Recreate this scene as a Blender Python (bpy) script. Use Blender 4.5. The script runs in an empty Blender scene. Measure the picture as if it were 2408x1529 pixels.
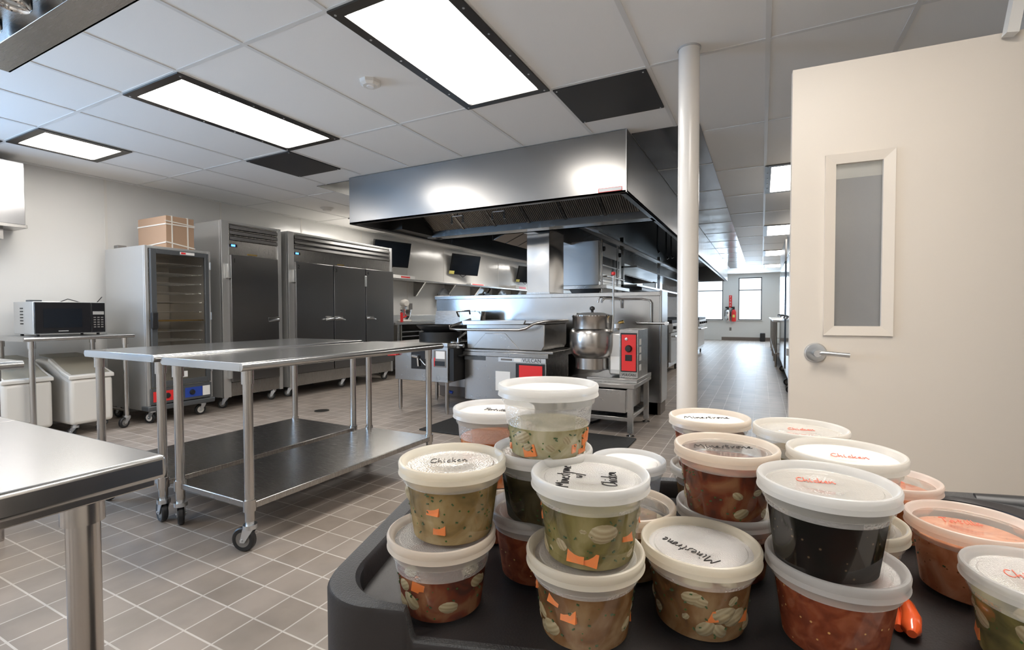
import bpy, bmesh, math, random
from mathutils import Vector, Matrix
PI = math.pi
R = math.radians
random.seed(7)
S = bpy.context.scene
COL = S.collection

# ------------------------------------------------------------------ camera, world, lights, exposure
HC = 1.0785
CY, CP, CR = -.4767, -.0263, -.0032
fw = Vector((math.sin(CY)*math.cos(CP), math.cos(CY)*math.cos(CP), math.sin(CP)))
r0 = Vector((math.cos(CY), -math.sin(CY), 0)); u0 = r0.cross(fw)
rr = r0*math.cos(CR)+u0*math.sin(CR); uu = -r0*math.sin(CR)+u0*math.cos(CR)
cam = bpy.data.cameras.new('camera'); camo = bpy.data.objects.new('camera', cam); COL.objects.link(camo)
cam.sensor_width = 36; cam.lens = 36*1137.09/2408; cam.clip_start = .02; cam.clip_end = 200
m = Matrix((rr, uu, -fw)).transposed().to_4x4(); m.translation = Vector((0, 0, HC)); camo.matrix_world = m
S.camera = camo
S.view_settings.view_transform = 'Standard'; S.view_settings.look = 'None'; S.view_settings.gamma = 1
S.view_settings.exposure = 0.85
w = bpy.data.worlds.new('world'); S.world = w; w.use_nodes = True
bg = w.node_tree.nodes['Background']; bg.inputs[0].default_value = (.80, .90, 1, 1); bg.inputs[1].default_value = 1.3

LAMP = 11.0          # strength of the ceiling diffusers

def area(name, loc, rot, sx, sy, power, color=(1, 1, 1)):
    l = bpy.data.lights.new(name, 'AREA'); l.shape = 'RECTANGLE'; l.size = sx; l.size_y = sy; l.energy = power; l.color = color
    o = bpy.data.objects.new(name, l); COL.objects.link(o); o.location = loc; o.rotation_euler = rot
    return o
# added blue fill tilted up to tint the ceiling like daylight from the left
area('window_daylight', (-6.10, -.05, 1.45), (R(122), 0, R(-90)), 1.2, 1.1, 75, (.36, .62, 1))
# daylight entering at the far windows of the hall
area('hall_daylight', (-.4, 19.8, 1.6), (R(-90), 0, 0), .8, 1.4, 34, (.62, .80, 1))
area('hall_daylight', (-3.0, 19.8, 1.6), (R(-90), 0, 0), 3.0, 1.2, 42, (.62, .80, 1))

# ------------------------------------------------------------------ materials
def nt(name):
    m = bpy.data.materials.new(name); m.use_nodes = True
    t = m.node_tree; return m, t, t.nodes['Principled BSDF']
def plain(name, c, rough=.5, metal=0, spec=.5, bump=0, bscale=50, coat=0, emit=None, es=0):
    m, t, b = nt(name); b.inputs['Base Color'].default_value = (*c, 1); b.inputs['Roughness'].default_value = rough
    b.inputs['Metallic'].default_value = metal; b.inputs['Specular IOR Level'].default_value = spec
    b.inputs['Coat Weight'].default_value = coat
    if emit: b.inputs['Emission Color'].default_value = (*emit, 1); b.inputs['Emission Strength'].default_value = es
    if bump:
        tc = t.nodes.new('ShaderNodeTexCoord'); n = t.nodes.new('ShaderNodeTexNoise'); n.inputs['Scale'].default_value = bscale
        n.inputs['Detail'].default_value = 4
        bp = t.nodes.new('ShaderNodeBump'); bp.inputs['Strength'].default_value = bump; bp.inputs['Distance'].default_value = .002
        t.links.new(tc.outputs['Object'], n.inputs['Vector']); t.links.new(n.outputs[0], bp.inputs['Height']); t.links.new(bp.outputs[0], b.inputs['Normal'])
    return m
def steel(name, c, rough, stretch=(1, 1, 60), amt=.10, wav=0.0):
    """brushed stainless: stretched noise drives roughness and a faint bump, slow waviness of thin sheet"""
    m, t, b = nt(name); b.inputs['Base Color'].default_value = (*c, 1); b.inputs['Metallic'].default_value = 1
    tc = t.nodes.new('ShaderNodeTexCoord'); mp = t.nodes.new('ShaderNodeMapping'); mp.inputs['Scale'].default_value = stretch
    n = t.nodes.new('ShaderNodeTexNoise'); n.inputs['Scale'].default_value = 14; n.inputs['Detail'].default_value = 3
    mr = t.nodes.new('ShaderNodeMapRange'); mr.inputs[3].default_value = rough-amt*.5; mr.inputs[4].default_value = rough+amt*.5
    t.links.new(tc.outputs['Object'], mp.inputs[0]); t.links.new(mp.outputs[0], n.inputs['Vector'])
    t.links.new(n.outputs[0], mr.inputs[0]); t.links.new(mr.outputs[0], b.inputs['Roughness'])
    if wav:
        n2 = t.nodes.new('ShaderNodeTexNoise'); n2.inputs['Scale'].default_value = 1.6; n2.inputs['Detail'].default_value = 1
        t.links.new(tc.outputs['Object'], n2.inputs['Vector'])
        b2 = t.nodes.new('ShaderNodeBump'); b2.inputs['Strength'].default_value = wav; b2.inputs['Distance'].default_value = .03
        t.links.new(n2.outputs[0], b2.inputs['Height']); t.links.new(b2.outputs[0], b.inputs['Normal'])
    return m
M = {}
M['steel'] = steel('brushed_steel', (.42, .41, .395), .26, (1, 60, 1))
M['steelz'] = steel('brushed_steel_vertical', (.42, .41, .395), .25, (60, 60, 1))
M['steeltop'] = steel('table_steel', (.50, .50, .495), .22, (50, 1.5, 1), .08)
M['hood'] = steel('hood_steel', (.31, .305, .30), .28, (1, 60, 1), .0, .25)
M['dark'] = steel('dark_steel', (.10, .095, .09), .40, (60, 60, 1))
M['ventpanel'] = plain('dark_panel', (.030, .028, .027), .45, 0, .3)
M['closure'] = steel('closure_steel', (.17, .17, .175), .18, (1, 60, 1), .0, .3)
M['fdoor'] = steel('fridge_door_steel', (.25, .245, .245), .30, (60, 60, 1))
M['alum'] = plain('anodised_aluminium', (.62, .62, .61), .38, .75)
M['chrome'] = plain('chrome', (.78, .78, .78), .08, 1)
M['zinc'] = plain('zinc', (.62, .64, .66), .3, 1)
M['tube'] = plain('tube_steel', (.52, .50, .48), .24, 1)
M['filter'] = plain('baffle_filter', (.34, .31, .28), .4, .9)
M['black'] = plain('black_rubber', (.012, .012, .013), .45)
M['blackp'] = plain('black_plastic', (.010, .010, .012), .22)
M['screen'] = plain('screen', (.006, .009, .014), .13)
M['greyp'] = plain('grey_plastic', (.07, .075, .08), .4)
M['greyw'] = plain('grey_wheel', (.17, .16, .15), .5)
M['white'] = plain('white_plastic', (.70, .675, .63), .35)
M['paper'] = plain('paper', (.8, .79, .77), .6)
M['red'] = plain('red_panel', (.75, .03, .03), .35)
M['blue'] = plain('blue_panel', (.02, .06, .35), .35)
M['orange'] = plain('orange_plastic', (.85, .12, .03), .16, coat=.6)
M['ink'] = plain('black_ink', (.015, .012, .012), .5)
M['redink'] = plain('red_ink', (.85, .20, .14), .5)
M['yellow'] = plain('yellow_note', (.75, .68, .18), .6)
M['brass'] = plain('brass', (.55, .38, .13), .3, 1)
M['cream'] = plain('cream_paint', (.70, .63, .545), .42, bump=.04, bscale=160)
M['column'] = plain('column_paint', (.69, .655, .61), .26, bump=.05, bscale=60)
M['card'] = plain('cardboard', (.40, .26, .17), .8, bump=.1, bscale=90)
M['strap'] = plain('strap', (.72, .68, .62), .5)
M['castiron'] = plain('cast_iron', (.02, .02, .02), .5, .3)
M['tray'] = plain('cart_plastic', (.026, .023, .023), .42, spec=.3, bump=.12, bscale=420)
M['traylip'] = plain('cart_lip_plastic', (.045, .045, .046), .42, bump=.9, bscale=520)
M['tile_base'] = plain('base_tile', (.17, .14, .12), .5)
M['wall'] = None
M['tan'] = plain('tan', (.55, .45, .33), .5)
M['mat'] = plain('rubber_mat', (.02, .02, .02), .7, bump=1, bscale=60)
M['led'] = plain('led_display', (.02, .05, .4), .3, emit=(.05, .25, 1), es=4)
M['lamp'] = plain('light_diffuser', (.9, .9, .9), .5, emit=(1, .945, .87), es=LAMP)
M['extbuild'] = plain('outside_wall', (.85, .85, .85), .9)
M['glassdark'] = plain('dark_glass', (.03, .03, .03), .08)

def wallmat():
    m, t, b = nt('frp_panel')
    b.inputs['Base Color'].default_value = (.72, .71, .685, 1); b.inputs['Roughness'].default_value = .16
    tc = t.nodes.new('ShaderNodeTexCoord'); n = t.nodes.new('ShaderNodeTexNoise'); n.inputs['Scale'].default_value = 9
    n2 = t.nodes.new('ShaderNodeTexNoise'); n2.inputs['Scale'].default_value = 1.3
    bp = t.nodes.new('ShaderNodeBump'); bp.inputs['Strength'].default_value = .10; bp.inputs['Distance'].default_value = .02
    b2 = t.nodes.new('ShaderNodeBump'); b2.inputs['Strength'].default_value = .2; b2.inputs['Distance'].default_value = .02
    t.links.new(tc.outputs['Object'], n.inputs['Vector']); t.links.new(tc.outputs['Object'], n2.inputs['Vector'])
    t.links.new(n.outputs[0], bp.inputs['Height']); t.links.new(n2.outputs[0], b2.inputs['Height'])
    t.links.new(bp.outputs[0], b2.inputs['Normal']); t.links.new(b2.outputs[0], b.inputs['Normal'])
    return m
M['wall'] = wallmat()
def ceilmat():
    m, t, b = nt('ceiling_tile'); b.inputs['Roughness'].default_value = .55
    tc = t.nodes.new('ShaderNodeTexCoord'); n = t.nodes.new('ShaderNodeTexNoise'); n.inputs['Scale'].default_value = 220
    cr = t.nodes.new('ShaderNodeValToRGB'); cr.color_ramp.elements[0].color = (.80, .785, .76, 1); cr.color_ramp.elements[1].color = (.84, .825, .80, 1)
    t.links.new(tc.outputs['Object'], n.inputs['Vector']); t.links.new(n.outputs[0], cr.inputs[0]); t.links.new(cr.outputs[0], b.inputs['Base Color'])
    return m
M['ceil'] = ceilmat()
M['tbar'] = plain('grid_bar', (.68, .67, .65), .4)
def floormat():
    m, t, b = nt('quarry_tile')
    tc = t.nodes.new('ShaderNodeTexCoord'); mp = t.nodes.new('ShaderNodeMapping')
    mp.inputs['Location'].default_value = (.0665, -.0225, 0)
    br = t.nodes.new('ShaderNodeTexBrick'); br.offset = 0; br.squash = 1
    br.inputs['Color1'].default_value = (.30, .25, .21, 1); br.inputs['Color2'].default_value = (.37, .315, .27, 1)
    br.inputs['Mortar'].default_value = (.62, .57, .52, 1); br.inputs['Scale'].default_value = 1
    br.inputs['Mortar Size'].default_value = .0034; br.inputs['Mortar Smooth'].default_value = .1
    br.inputs['Brick Width'].default_value = .1517; br.inputs['Row Height'].default_value = .1500; br.inputs['Bias'].default_value = 0
    t.links.new(tc.outputs['Object'], mp.inputs[0]); t.links.new(mp.outputs[0], br.inputs['Vector'])
    n = t.nodes.new('ShaderNodeTexNoise'); n.inputs['Scale'].default_value = 5; n.inputs['Detail'].default_value = 6
    t.links.new(tc.outputs['Object'], n.inputs['Vector'])
    mx = t.nodes.new('ShaderNodeMix'); mx.data_type = 'RGBA'; mx.blend_type = 'MULTIPLY'; mx.inputs[0].default_value = .55
    cr = t.nodes.new('ShaderNodeValToRGB'); cr.color_ramp.elements[0].position = .3; cr.color_ramp.elements[0].color = (.55, .55, .55, 1)
    cr.color_ramp.elements[1].position = .65; cr.color_ramp.elements[1].color = (1, 1, 1, 1)
    t.links.new(n.outputs[0], cr.inputs[0]); t.links.new(br.outputs[0], mx.inputs[6]); t.links.new(cr.outputs[0], mx.inputs[7])
    t.links.new(mx.outputs[2], b.inputs['Base Color'])
    b.inputs['Roughness'].default_value = .42
    bp = t.nodes.new('ShaderNodeBump'); bp.inputs['Strength'].default_value = .5; bp.inputs['Distance'].default_value = .002; bp.invert = True
    t.links.new(br.outputs[1], bp.inputs['Height']); t.links.new(bp.outputs[0], b.inputs['Normal'])
    return m
M['floor'] = floormat()
def seethru(name, tint, fac, col, rough=.2, gl=.12, bump=0, bscale=0, translucent=0):
    """thin plastic or glass: part lets straight light through, the rest scatters, with a glossy surface"""
    m = bpy.data.materials.new(name); m.use_nodes = True; t = m.node_tree; t.nodes.clear()
    out = t.nodes.new('ShaderNodeOutputMaterial'); tr = t.nodes.new('ShaderNodeBsdfTransparent'); tr.inputs[0].default_value = (*tint, 1)
    df = t.nodes.new('ShaderNodeBsdfDiffuse'); df.inputs[0].default_value = (*col, 1)
    gg = t.nodes.new('ShaderNodeBsdfGlossy'); gg.inputs['Roughness'].default_value = rough; gg.inputs[0].default_value = (1, 1, 1, 1)
    a = t.nodes.new('ShaderNodeMixShader'); a.inputs[0].default_value = fac
    t.links.new(tr.outputs[0], a.inputs[1])
    if translucent:
        tl = t.nodes.new('ShaderNodeBsdfTranslucent'); tl.inputs[0].default_value = (*col, 1)
        q = t.nodes.new('ShaderNodeMixShader'); q.inputs[0].default_value = translucent
        t.links.new(df.outputs[0], q.inputs[1]); t.links.new(tl.outputs[0], q.inputs[2]); t.links.new(q.outputs[0], a.inputs[2])
    else: t.links.new(df.outputs[0], a.inputs[2])
    fr = t.nodes.new('ShaderNodeLayerWeight'); fr.inputs[0].default_value = .30
    mu = t.nodes.new('ShaderNodeMath'); mu.operation = 'MULTIPLY_ADD'; mu.inputs[1].default_value = gl; mu.inputs[2].default_value = 0
    b = t.nodes.new('ShaderNodeMixShader'); t.links.new(fr.outputs['Fresnel'], mu.inputs[0]); t.links.new(mu.outputs[0], b.inputs[0])
    t.links.new(a.outputs[0], b.inputs[1]); t.links.new(gg.outputs[0], b.inputs[2]); t.links.new(b.outputs[0], out.inputs[0])
    if bump:
        tc = t.nodes.new('ShaderNodeTexCoord'); v = t.nodes.new('ShaderNodeTexVoronoi'); v.inputs['Scale'].default_value = bscale
        bb = t.nodes.new('ShaderNodeBump'); bb.inputs['Strength'].default_value = bump; bb.inputs['Distance'].default_value = .002
        t.links.new(tc.outputs['Object'], v.inputs['Vector']); t.links.new(v.outputs[0], bb.inputs['Height'])
        t.links.new(bb.outputs[0], gg.inputs['Normal']); t.links.new(bb.outputs[0], df.inputs['Normal'])
    return m
M['glass'] = seethru('window_glass', (.97, 1, 1), .02, (.8, .8, .8), .02, .6)
M['doorglass'] = seethru('door_glass', (.80, .80, .78), .30, (.6, .6, .6), .12, 1.0)
M['cabglass'] = seethru('cabinet_glass', (.96, .94, .91), .01, (.5, .48, .45), .05, .25)
M['binlid'] = seethru('clear_bin_lid', (.82, .80, .74), .35, (.45, .42, .36), .2, .2)
M['tub'] = seethru('clear_tub_plastic', (.95, .95, .94), .008, (.82, .80, .77), .07, .09)
M['tubfog'] = seethru('fogged_tub_plastic', (.95, .95, .94), .34, (.86, .84, .82), .12, .2, .4, 420)
M['tubrib'] = seethru('ribbed_tub_plastic', (.92, .92, .90), .30, (.82, .79, .74), .25, .3)
def lidm(name, c, fac):
    return seethru(name, (.95, .94, .92), fac, c, .28, .5, translucent=.5)
LIDR = {'white': lidm('lid_rim_white', (.95, .95, .94), .72), 'clear': lidm('lid_rim_clear', (.88, .88, .88), .55),
        'cream': lidm('lid_rim_cream', (.99, .93, .80), .76), 'orange': lidm('lid_rim_orange', (.99, .89, .77), .78),
        'pale': lidm('lid_rim_pale', (.96, .93, .87), .78), 'pink': lidm('lid_rim_pink', (.99, .89, .81), .78)}
LIDD = {'window': seethru('lid_panel_see_through', (.97, .97, .95), .14, (.92, .88, .82), .12, .7),
        'fog': seethru('lid_panel_fogged', (.95, .95, .93), .46, (.90, .88, .85), .2, .8, .5, 700),
        'clear': seethru('lid_panel_clear', (.96, .96, .94), .42, (.92, .88, .82), .12, .8, .3, 500),
        'milky': seethru('lid_panel_milky', (.95, .94, .92), .80, (.95, .92, .88), .25, .5)}
def soupmat(name, base, dark, light, scale=70, spec=(.05, .12, .03)):
    m, t, b = nt(name)
    tc = t.nodes.new('ShaderNodeTexCoord')
    n = t.nodes.new('ShaderNodeTexNoise'); n.inputs['Scale'].default_value = scale*.55; n.inputs['Detail'].default_value = 5; n.inputs['Distortion'].default_value = .8
    t.links.new(tc.outputs['Object'], n.inputs['Vector'])
    cr = t.nodes.new('ShaderNodeValToRGB'); e = cr.color_ramp.elements
    e[0].position = .36; e[0].color = (*dark, 1); e[1].position = .66; e[1].color = (*light, 1)
    k = cr.color_ramp.elements.new(.5); k.color = (*base, 1)
    t.links.new(n.outputs[0], cr.inputs[0])
    v = t.nodes.new('ShaderNodeTexVoronoi'); v.inputs['Scale'].default_value = 150; t.links.new(tc.outputs['Object'], v.inputs['Vector'])
    lt = t.nodes.new('ShaderNodeMath'); lt.operation = 'LESS_THAN'; lt.inputs[1].default_value = .16
    sel = t.nodes.new('ShaderNodeMath'); sel.operation = 'GREATER_THAN'; sel.inputs[1].default_value = .60
    sx = t.nodes.new('ShaderNodeSeparateColor'); t.links.new(v.outputs['Color'], sx.inputs[0]); t.links.new(sx.outputs[0], sel.inputs[0])
    t.links.new(v.outputs['Distance'], lt.inputs[0])
    mu = t.nodes.new('ShaderNodeMath'); mu.operation = 'MULTIPLY'; t.links.new(lt.outputs[0], mu.inputs[0]); t.links.new(sel.outputs[0], mu.inputs[1])
    mx = t.nodes.new('ShaderNodeMix'); mx.data_type = 'RGBA'; t.links.new(mu.outputs[0], mx.inputs[0]); t.links.new(cr.outputs[0], mx.inputs[6])
    mx.inputs[7].default_value = (*spec, 1); t.links.new(mx.outputs[2], b.inputs['Base Color'])
    b.inputs['Roughness'].default_value = .35; b.inputs['Specular IOR Level'].default_value = 0
    return m
SOUP = {
 'amber': soupmat('amber_broth', (0.264, 0.176, 0.072), (0.136, 0.100, 0.040), (0.400, 0.304, 0.160), 40),
 'tomato': soupmat('tomato_broth', (0.167, 0.040, 0.019), (0.068, 0.022, 0.014), (0.260, 0.118, 0.056), 60),
 'red': soupmat('red_soup', (0.209, 0.047, 0.019), (0.143, 0.030, 0.012), (0.264, 0.077, 0.033), 120, (.55, .3, .1)),
 'green': soupmat('dark_green_soup', (0.040, 0.032, 0.014), (0.014, 0.013, 0.007), (0.080, 0.064, 0.032), 50),
 'black': soupmat('black_bean_soup', (0.005, 0.003, 0.002), (0.002, 0.002, 0.001), (0.011, 0.005, 0.003), 40, (.12, .08, .05)),
 'brown': soupmat('brown_broth', (0.182, 0.087, 0.032), (0.084, 0.042, 0.017), (0.294, 0.189, 0.098), 40),
 'olive': soupmat('olive_broth', (0.184, 0.152, 0.052), (0.072, 0.060, 0.024), (0.320, 0.272, 0.128), 36),
 'clearveg': soupmat('vegetable_broth', (0.324, 0.279, 0.144), (0.180, 0.171, 0.081), (0.522, 0.477, 0.342), 45),
 'salmon': soupmat('creamy_tomato', (0.627, 0.257, 0.133), (0.475, 0.162, 0.076), (0.722, 0.380, 0.237), 60, (.3, .12, .05)),
 'orange': soupmat('orange_soup', (0.496, 0.160, 0.056), (0.400, 0.104, 0.032), (0.560, 0.256, 0.128), 90)}
M['carrot'] = plain('carrot', (.80, .22, .05), .45)
M['pasta'] = None
def pastamat():
    m, t, b = nt('pasta'); b.inputs['Roughness'].default_value = .4
    tc = t.nodes.new('ShaderNodeTexCoord'); wv = t.nodes.new('ShaderNodeTexWave'); wv.inputs['Scale'].default_value = 110; wv.bands_direction = 'Y'
    cr = t.nodes.new('ShaderNodeValToRGB'); cr.color_ramp.elements[0].color = (.30, .235, .13, 1); cr.color_ramp.elements[1].color = (.42, .35, .22, 1)
    t.links.new(tc.outputs['Object'], wv.inputs['Vector']); t.links.new(wv.outputs[0], cr.inputs[0]); t.links.new(cr.outputs[0], b.inputs['Base Color'])
    return m
M['pasta'] = pastamat()
M['herb'] = plain('herb', (.04, .09, .025), .5)

# ------------------------------------------------------------------ mesh helpers
class MB:
    def __init__(s): s.b = bmesh.new(); s.mi = 0
    def _f(s, vs):
        try: f = s.b.faces.new(vs); f.material_index = s.mi; return f
        except ValueError: return None
    def box(s, x0, x1, y0, y1, z0, z1):
        v = [s.b.verts.new(p) for p in ((x0,y0,z0),(x1,y0,z0),(x1,y1,z0),(x0,y1,z0),(x0,y0,z1),(x1,y0,z1),(x1,y1,z1),(x0,y1,z1))]
        for q in ((3,2,1,0),(4,5,6,7),(0,1,5,4),(1,2,6,5),(2,3,7,6),(3,0,4,7)): s._f([v[i] for i in q])
        return s
    def obox(s, c, sx, sy, sz, rot=(0, 0, 0)):
        from mathutils import Euler
        e = Euler(rot).to_matrix(); c = Vector(c)
        v = []
        for dz in (-1, 1):
            for dx, dy in ((-1,-1),(1,-1),(1,1),(-1,1)):
                v.append(s.b.verts.new(c+e@Vector((dx*sx/2, dy*sy/2, dz*sz/2))))
        for q in ((3,2,1,0),(4,5,6,7),(0,1,5,4),(1,2,6,5),(2,3,7,6),(3,0,4,7)): s._f([v[i] for i in q])
        return s
    def tube(s, pts, r, n=12, cap=True):
        pts = [Vector(p) for p in pts]; rings = []
        up = None
        for i, p in enumerate(pts):
            if i == 0: d = pts[1]-p
            elif i == len(pts)-1: d = p-pts[-2]
            else: d = (pts[i+1]-p).normalized()+(p-pts[i-1]).normalized()
            d.normalize()
            if up is None: up = d.orthogonal().normalized()
            up = (up-d*up.dot(d))
            if up.length < 1e-6: up = d.orthogonal()
            up.normalize(); sd = d.cross(up)
            rad = r[i] if isinstance(r, (list, tuple)) else r
            rings.append([s.b.verts.new(p+(up*math.cos(2*PI*k/n)+sd*math.sin(2*PI*k/n))*rad) for k in range(n)])
        for a, b in zip(rings, rings[1:]):
            for k in range(n): s._f([a[k], a[(k+1)%n], b[(k+1)%n], b[k]])
        if cap: s._f(rings[0][::-1]); s._f(rings[-1])
        return s
    def cyl(s, p0, p1, r, n=16): return s.tube([p0, p1], r, n)
    def lathe(s, prof, c=(0, 0, 0), n=48, mats=None, closed=False):
        c = Vector(c); rings = []
        for (r, z) in prof:
            if r <= 1e-6: rings.append([s.b.verts.new(c+Vector((0, 0, z)))])
            else: rings.append([s.b.verts.new(c+Vector((r*math.cos(2*PI*k/n), r*math.sin(2*PI*k/n), z))) for k in range(n)])
        if closed: rings.append(rings[0])
        for i, (a, b) in enumerate(zip(rings, rings[1:])):
            if mats: s.mi = mats[i]
            for k in range(n):
                k2 = (k+1) % n
                if len(a) == 1 and len(b) == 1: continue
                if len(a) == 1: s._f([a[0], b[k2], b[k]])
                elif len(b) == 1: s._f([a[k], a[k2], b[0]])
                else: s._f([a[k], a[k2], b[k2], b[k]])
        return s
    def prism(s, poly, axis, lo, hi):
        """poly: 2D points; axis 'x' -> (y,z), 'y' -> (x,z), 'z' -> (x,y)"""
        def P(u, v, w): return {'x': (w, u, v), 'y': (u, w, v), 'z': (u, v, w)}[axis]
        a = [s.b.verts.new(P(u, v, lo)) for u, v in poly]; b = [s.b.verts.new(P(u, v, hi)) for u, v in poly]
        s._f(a[::-1]); s._f(b); n = len(poly)
        for i in range(n): s._f([a[i], a[(i+1)%n], b[(i+1)%n], b[i]])
        return s
    def build(s, name, mat, parent=None, loc=None, rot=None, smooth=True, bevel=0, seg=2):
        bmesh.ops.recalc_face_normals(s.b, faces=s.b.faces)
        me = bpy.data.meshes.new(name); s.b.to_mesh(me); s.b.free()
        for mt in (mat if isinstance(mat, (list, tuple)) else [mat]): me.materials.append(M[mt] if isinstance(mt, str) else mt)
        o = bpy.data.objects.new(name, me); COL.objects.link(o)
        if smooth:
            me.shade_smooth() if hasattr(me, 'shade_smooth') else None
            try: me.set_sharp_from_angle(angle=R(38))
            except Exception: pass
        if bevel:
            md = o.modifiers.new('bevel', 'BEVEL'); md.width = bevel; md.segments = seg; md.limit_method = 'ANGLE'; md.angle_limit = R(50); md.harden_normals = False
        if parent: o.parent = parent
        if loc: o.location = loc
        if rot: o.rotation_euler = rot
        return o
def tag(o, label=None, cat=None, group=None, kind=None):
    if label: o['label'] = label
    if cat: o['category'] = cat
    if group: o['group'] = group
    if kind: o['kind'] = kind
    return o
def thing(name, label, cat, loc=(0, 0, 0), rz=0, group=None):
    o = bpy.data.objects.new(name, None); COL.objects.link(o); o.location = loc; o.rotation_euler = (0, 0, rz); o.empty_display_size = .1
    return tag(o, label, cat, group)
def dup(root, loc, label=None, rz=None):
    kids = list(root.children)
    r = root.copy(); COL.objects.link(r); r.location = loc
    if rz is not None: r.rotation_euler = (0, 0, rz)
    if label: r['label'] = label
    for ch in kids:
        c = ch.copy(); COL.objects.link(c); c.parent = r
        for g in list(ch.children):
            d = g.copy(); COL.objects.link(d); d.parent = c
    return r
def struct(o): o['kind'] = 'structure'; return o
def B(name, dims, mat, parent=None, bevel=.002, **k): return MB().box(*dims).build(name, mat, parent, bevel=bevel, **k)
def text(s, size, mat, parent, loc, rot, name='lettering', depth=.0004, shear=0):
    cu = bpy.data.curves.new(name, 'FONT'); cu.body = s; cu.size = size; cu.align_x = 'CENTER'; cu.align_y = 'CENTER'; cu.extrude = depth; cu.shear = shear
    to = bpy.data.objects.new(name, cu); COL.objects.link(to)
    dg = bpy.context.evaluated_depsgraph_get(); me = bpy.data.meshes.new_from_object(to.evaluated_get(dg))
    COL.objects.unlink(to); bpy.data.objects.remove(to)
    me.materials.clear(); me.materials.append(M[mat])
    o = bpy.data.objects.new(name, me); COL.objects.link(o); o.parent = parent; o.location = loc; o.rotation_euler = rot
    return o
FX = (R(90), 0, R(90))      # lettering on a face that looks along +X
FY = (R(90), 0, 0)          # lettering on a face that looks along -Y

# ------------------------------------------------------------------ room shell
XL, XR, YB, YF, ZC = -6.15, 1.10, -2.5, 20.0, 2.486
U = lambda u: u*.6096-4.86
V = lambda v: v*1.2192+1.639
struct(MB().box(XL-.1, 2.6, YB-.1, YF+.1, -.1, 0).build('floor', 'floor', smooth=False))
struct(MB().box(XL-.1, 2.6, YB-.1, YF+.1, ZC, ZC+.1).build('ceiling', 'ceil', smooth=False))
struct(MB().box(XL-.1, XL, YB, -.7, 0, ZC).box(XL-.1, XL, .6, YF, 0, ZC).box(XL-.1, XL, -.7, .6, 0, .9).box(XL-.1, XL, -.7, .6, 2.05, ZC).build('wall_left', 'wall', smooth=False))
mb = MB()
for y in [1.37+1.22*k for k in range(0, 15)]: mb.box(XL, XL+.003, y-.012, y+.012, 0, ZC)
struct(mb.build('trim_1', 'white', smooth=False))
mb = MB().box(XR, XR+.14, YB, 1.56, 0, ZC).box(XR, XR+.14, 2.56, YF, 0, ZC).box(XR, XR+.14, 1.56, 2.56, 2.17, ZC)
struct(mb.build('wall_right', 'cream', smooth=False))
struct(MB().box(2.5, 2.6, YB, YF, 0, ZC).build('wall_corridor', 'cream', smooth=False))
struct(MB().box(XL, 2.6, YB-.1, YB, 0, ZC).build('wall_back', 'wall', smooth=False))
WIN = [(-5.13, -4.30), (-3.84, -2.90), (-2.40, -1.31), (-.78, .0)]
ZW0, ZW1 = .76, 2.34
mb = MB().box(XL, 2.6, YF, YF+.15, 0, ZW0).box(XL, 2.6, YF, YF+.15, ZW1, ZC)
xs = [XL]+[v for ab in WIN for v in ab]+[2.6]
for a, b in zip(xs[0::2], xs[1::2]): mb.box(a, b, YF, YF+.15, ZW0, ZW1)
struct(mb.build('wall_far', plain('far_wall_paint', (.66, .67, .66), .4), smooth=False))
struct(MB().box(-1.35, XR, YF-.012, YF, 0, .12).build('baseboard_far', 'tile_base', smooth=False))
struct(MB().box(XL, XL+.012, 7, YF, 0, .12).build('baseboard_left', 'tile_base', smooth=False))
for i, (a, b) in enumerate(WIN):
    w_ = struct(MB().box(a, a+.03, YF+.02, YF+.07, ZW0, ZW1).box(b-.03, b, YF+.02, YF+.07, ZW0, ZW1).box(a, b, YF+.02, YF+.07, ZW0, ZW0+.03)
                .box(a, b, YF+.02, YF+.07, ZW1-.03, ZW1).box(a, b, YF+.02, YF+.07, 1.86, 1.89).build('window_%d' % (i+1), 'greyp', smooth=False))
    MB().box(a+.03, b-.03, YF+.04, YF+.045, ZW0+.03, ZW1-.03).build('pane', 'glass', w_, smooth=False)
    MB().box(a-.03, b+.03, YF-.05, YF+.02, ZW0-.03, ZW0).build('window_sill', 'alum', w_)
# unseen window added in the left wall to house the blue ceiling fill
w_ = struct(MB().box(XL-.07, XL-.02, -.7, -.66, .9, 2.05).box(XL-.07, XL-.02, .56, .6, .9, 2.05).box(XL-.07, XL-.02, -.66, .56, .9, .94).box(XL-.07, XL-.02, -.66, .56, 2.01, 2.05).build('window_5', 'greyp', smooth=False))
MB().box(XL-.05, XL-.045, -.66, .56, .94, 2.01).build('pane', 'glass', w_, smooth=False)
# ceiling grid
mb = MB()
for u in range(-2, 11):
    x = U(u)
    if -3.9 < x < -.95: mb.box(x-.012, x+.012, YB, 3.70, ZC-.004, ZC)
    else: mb.box(x-.012, x+.012, YB, YF, ZC-.004, ZC)
for v in range(-3, 16):
    y = V(v)
    if y < 3.7: mb.box(XL, XR, y-.012, y+.012, ZC-.0035, ZC)
    else: mb.box(XL, -4.4, y-.012, y+.012, ZC-.0035, ZC).box(-.42, XR, y-.012, y+.012, ZC-.0035, ZC)
struct(mb.build('trim_2', 'tbar', smooth=False))
# house across the street, seen small through the second window
bd = thing('building', 'white building outside the far left hall window, small grey window in it', 'building', (-3.6, 27, 0))
MB().box(-2.2, .9, 0, 3, -3, 6).build('wall', 'extbuild', bd, smooth=False)
MB().box(-.05, .42, -.04, .0, .75, 1.35).build('window', 'greyw', bd, smooth=False)

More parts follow.
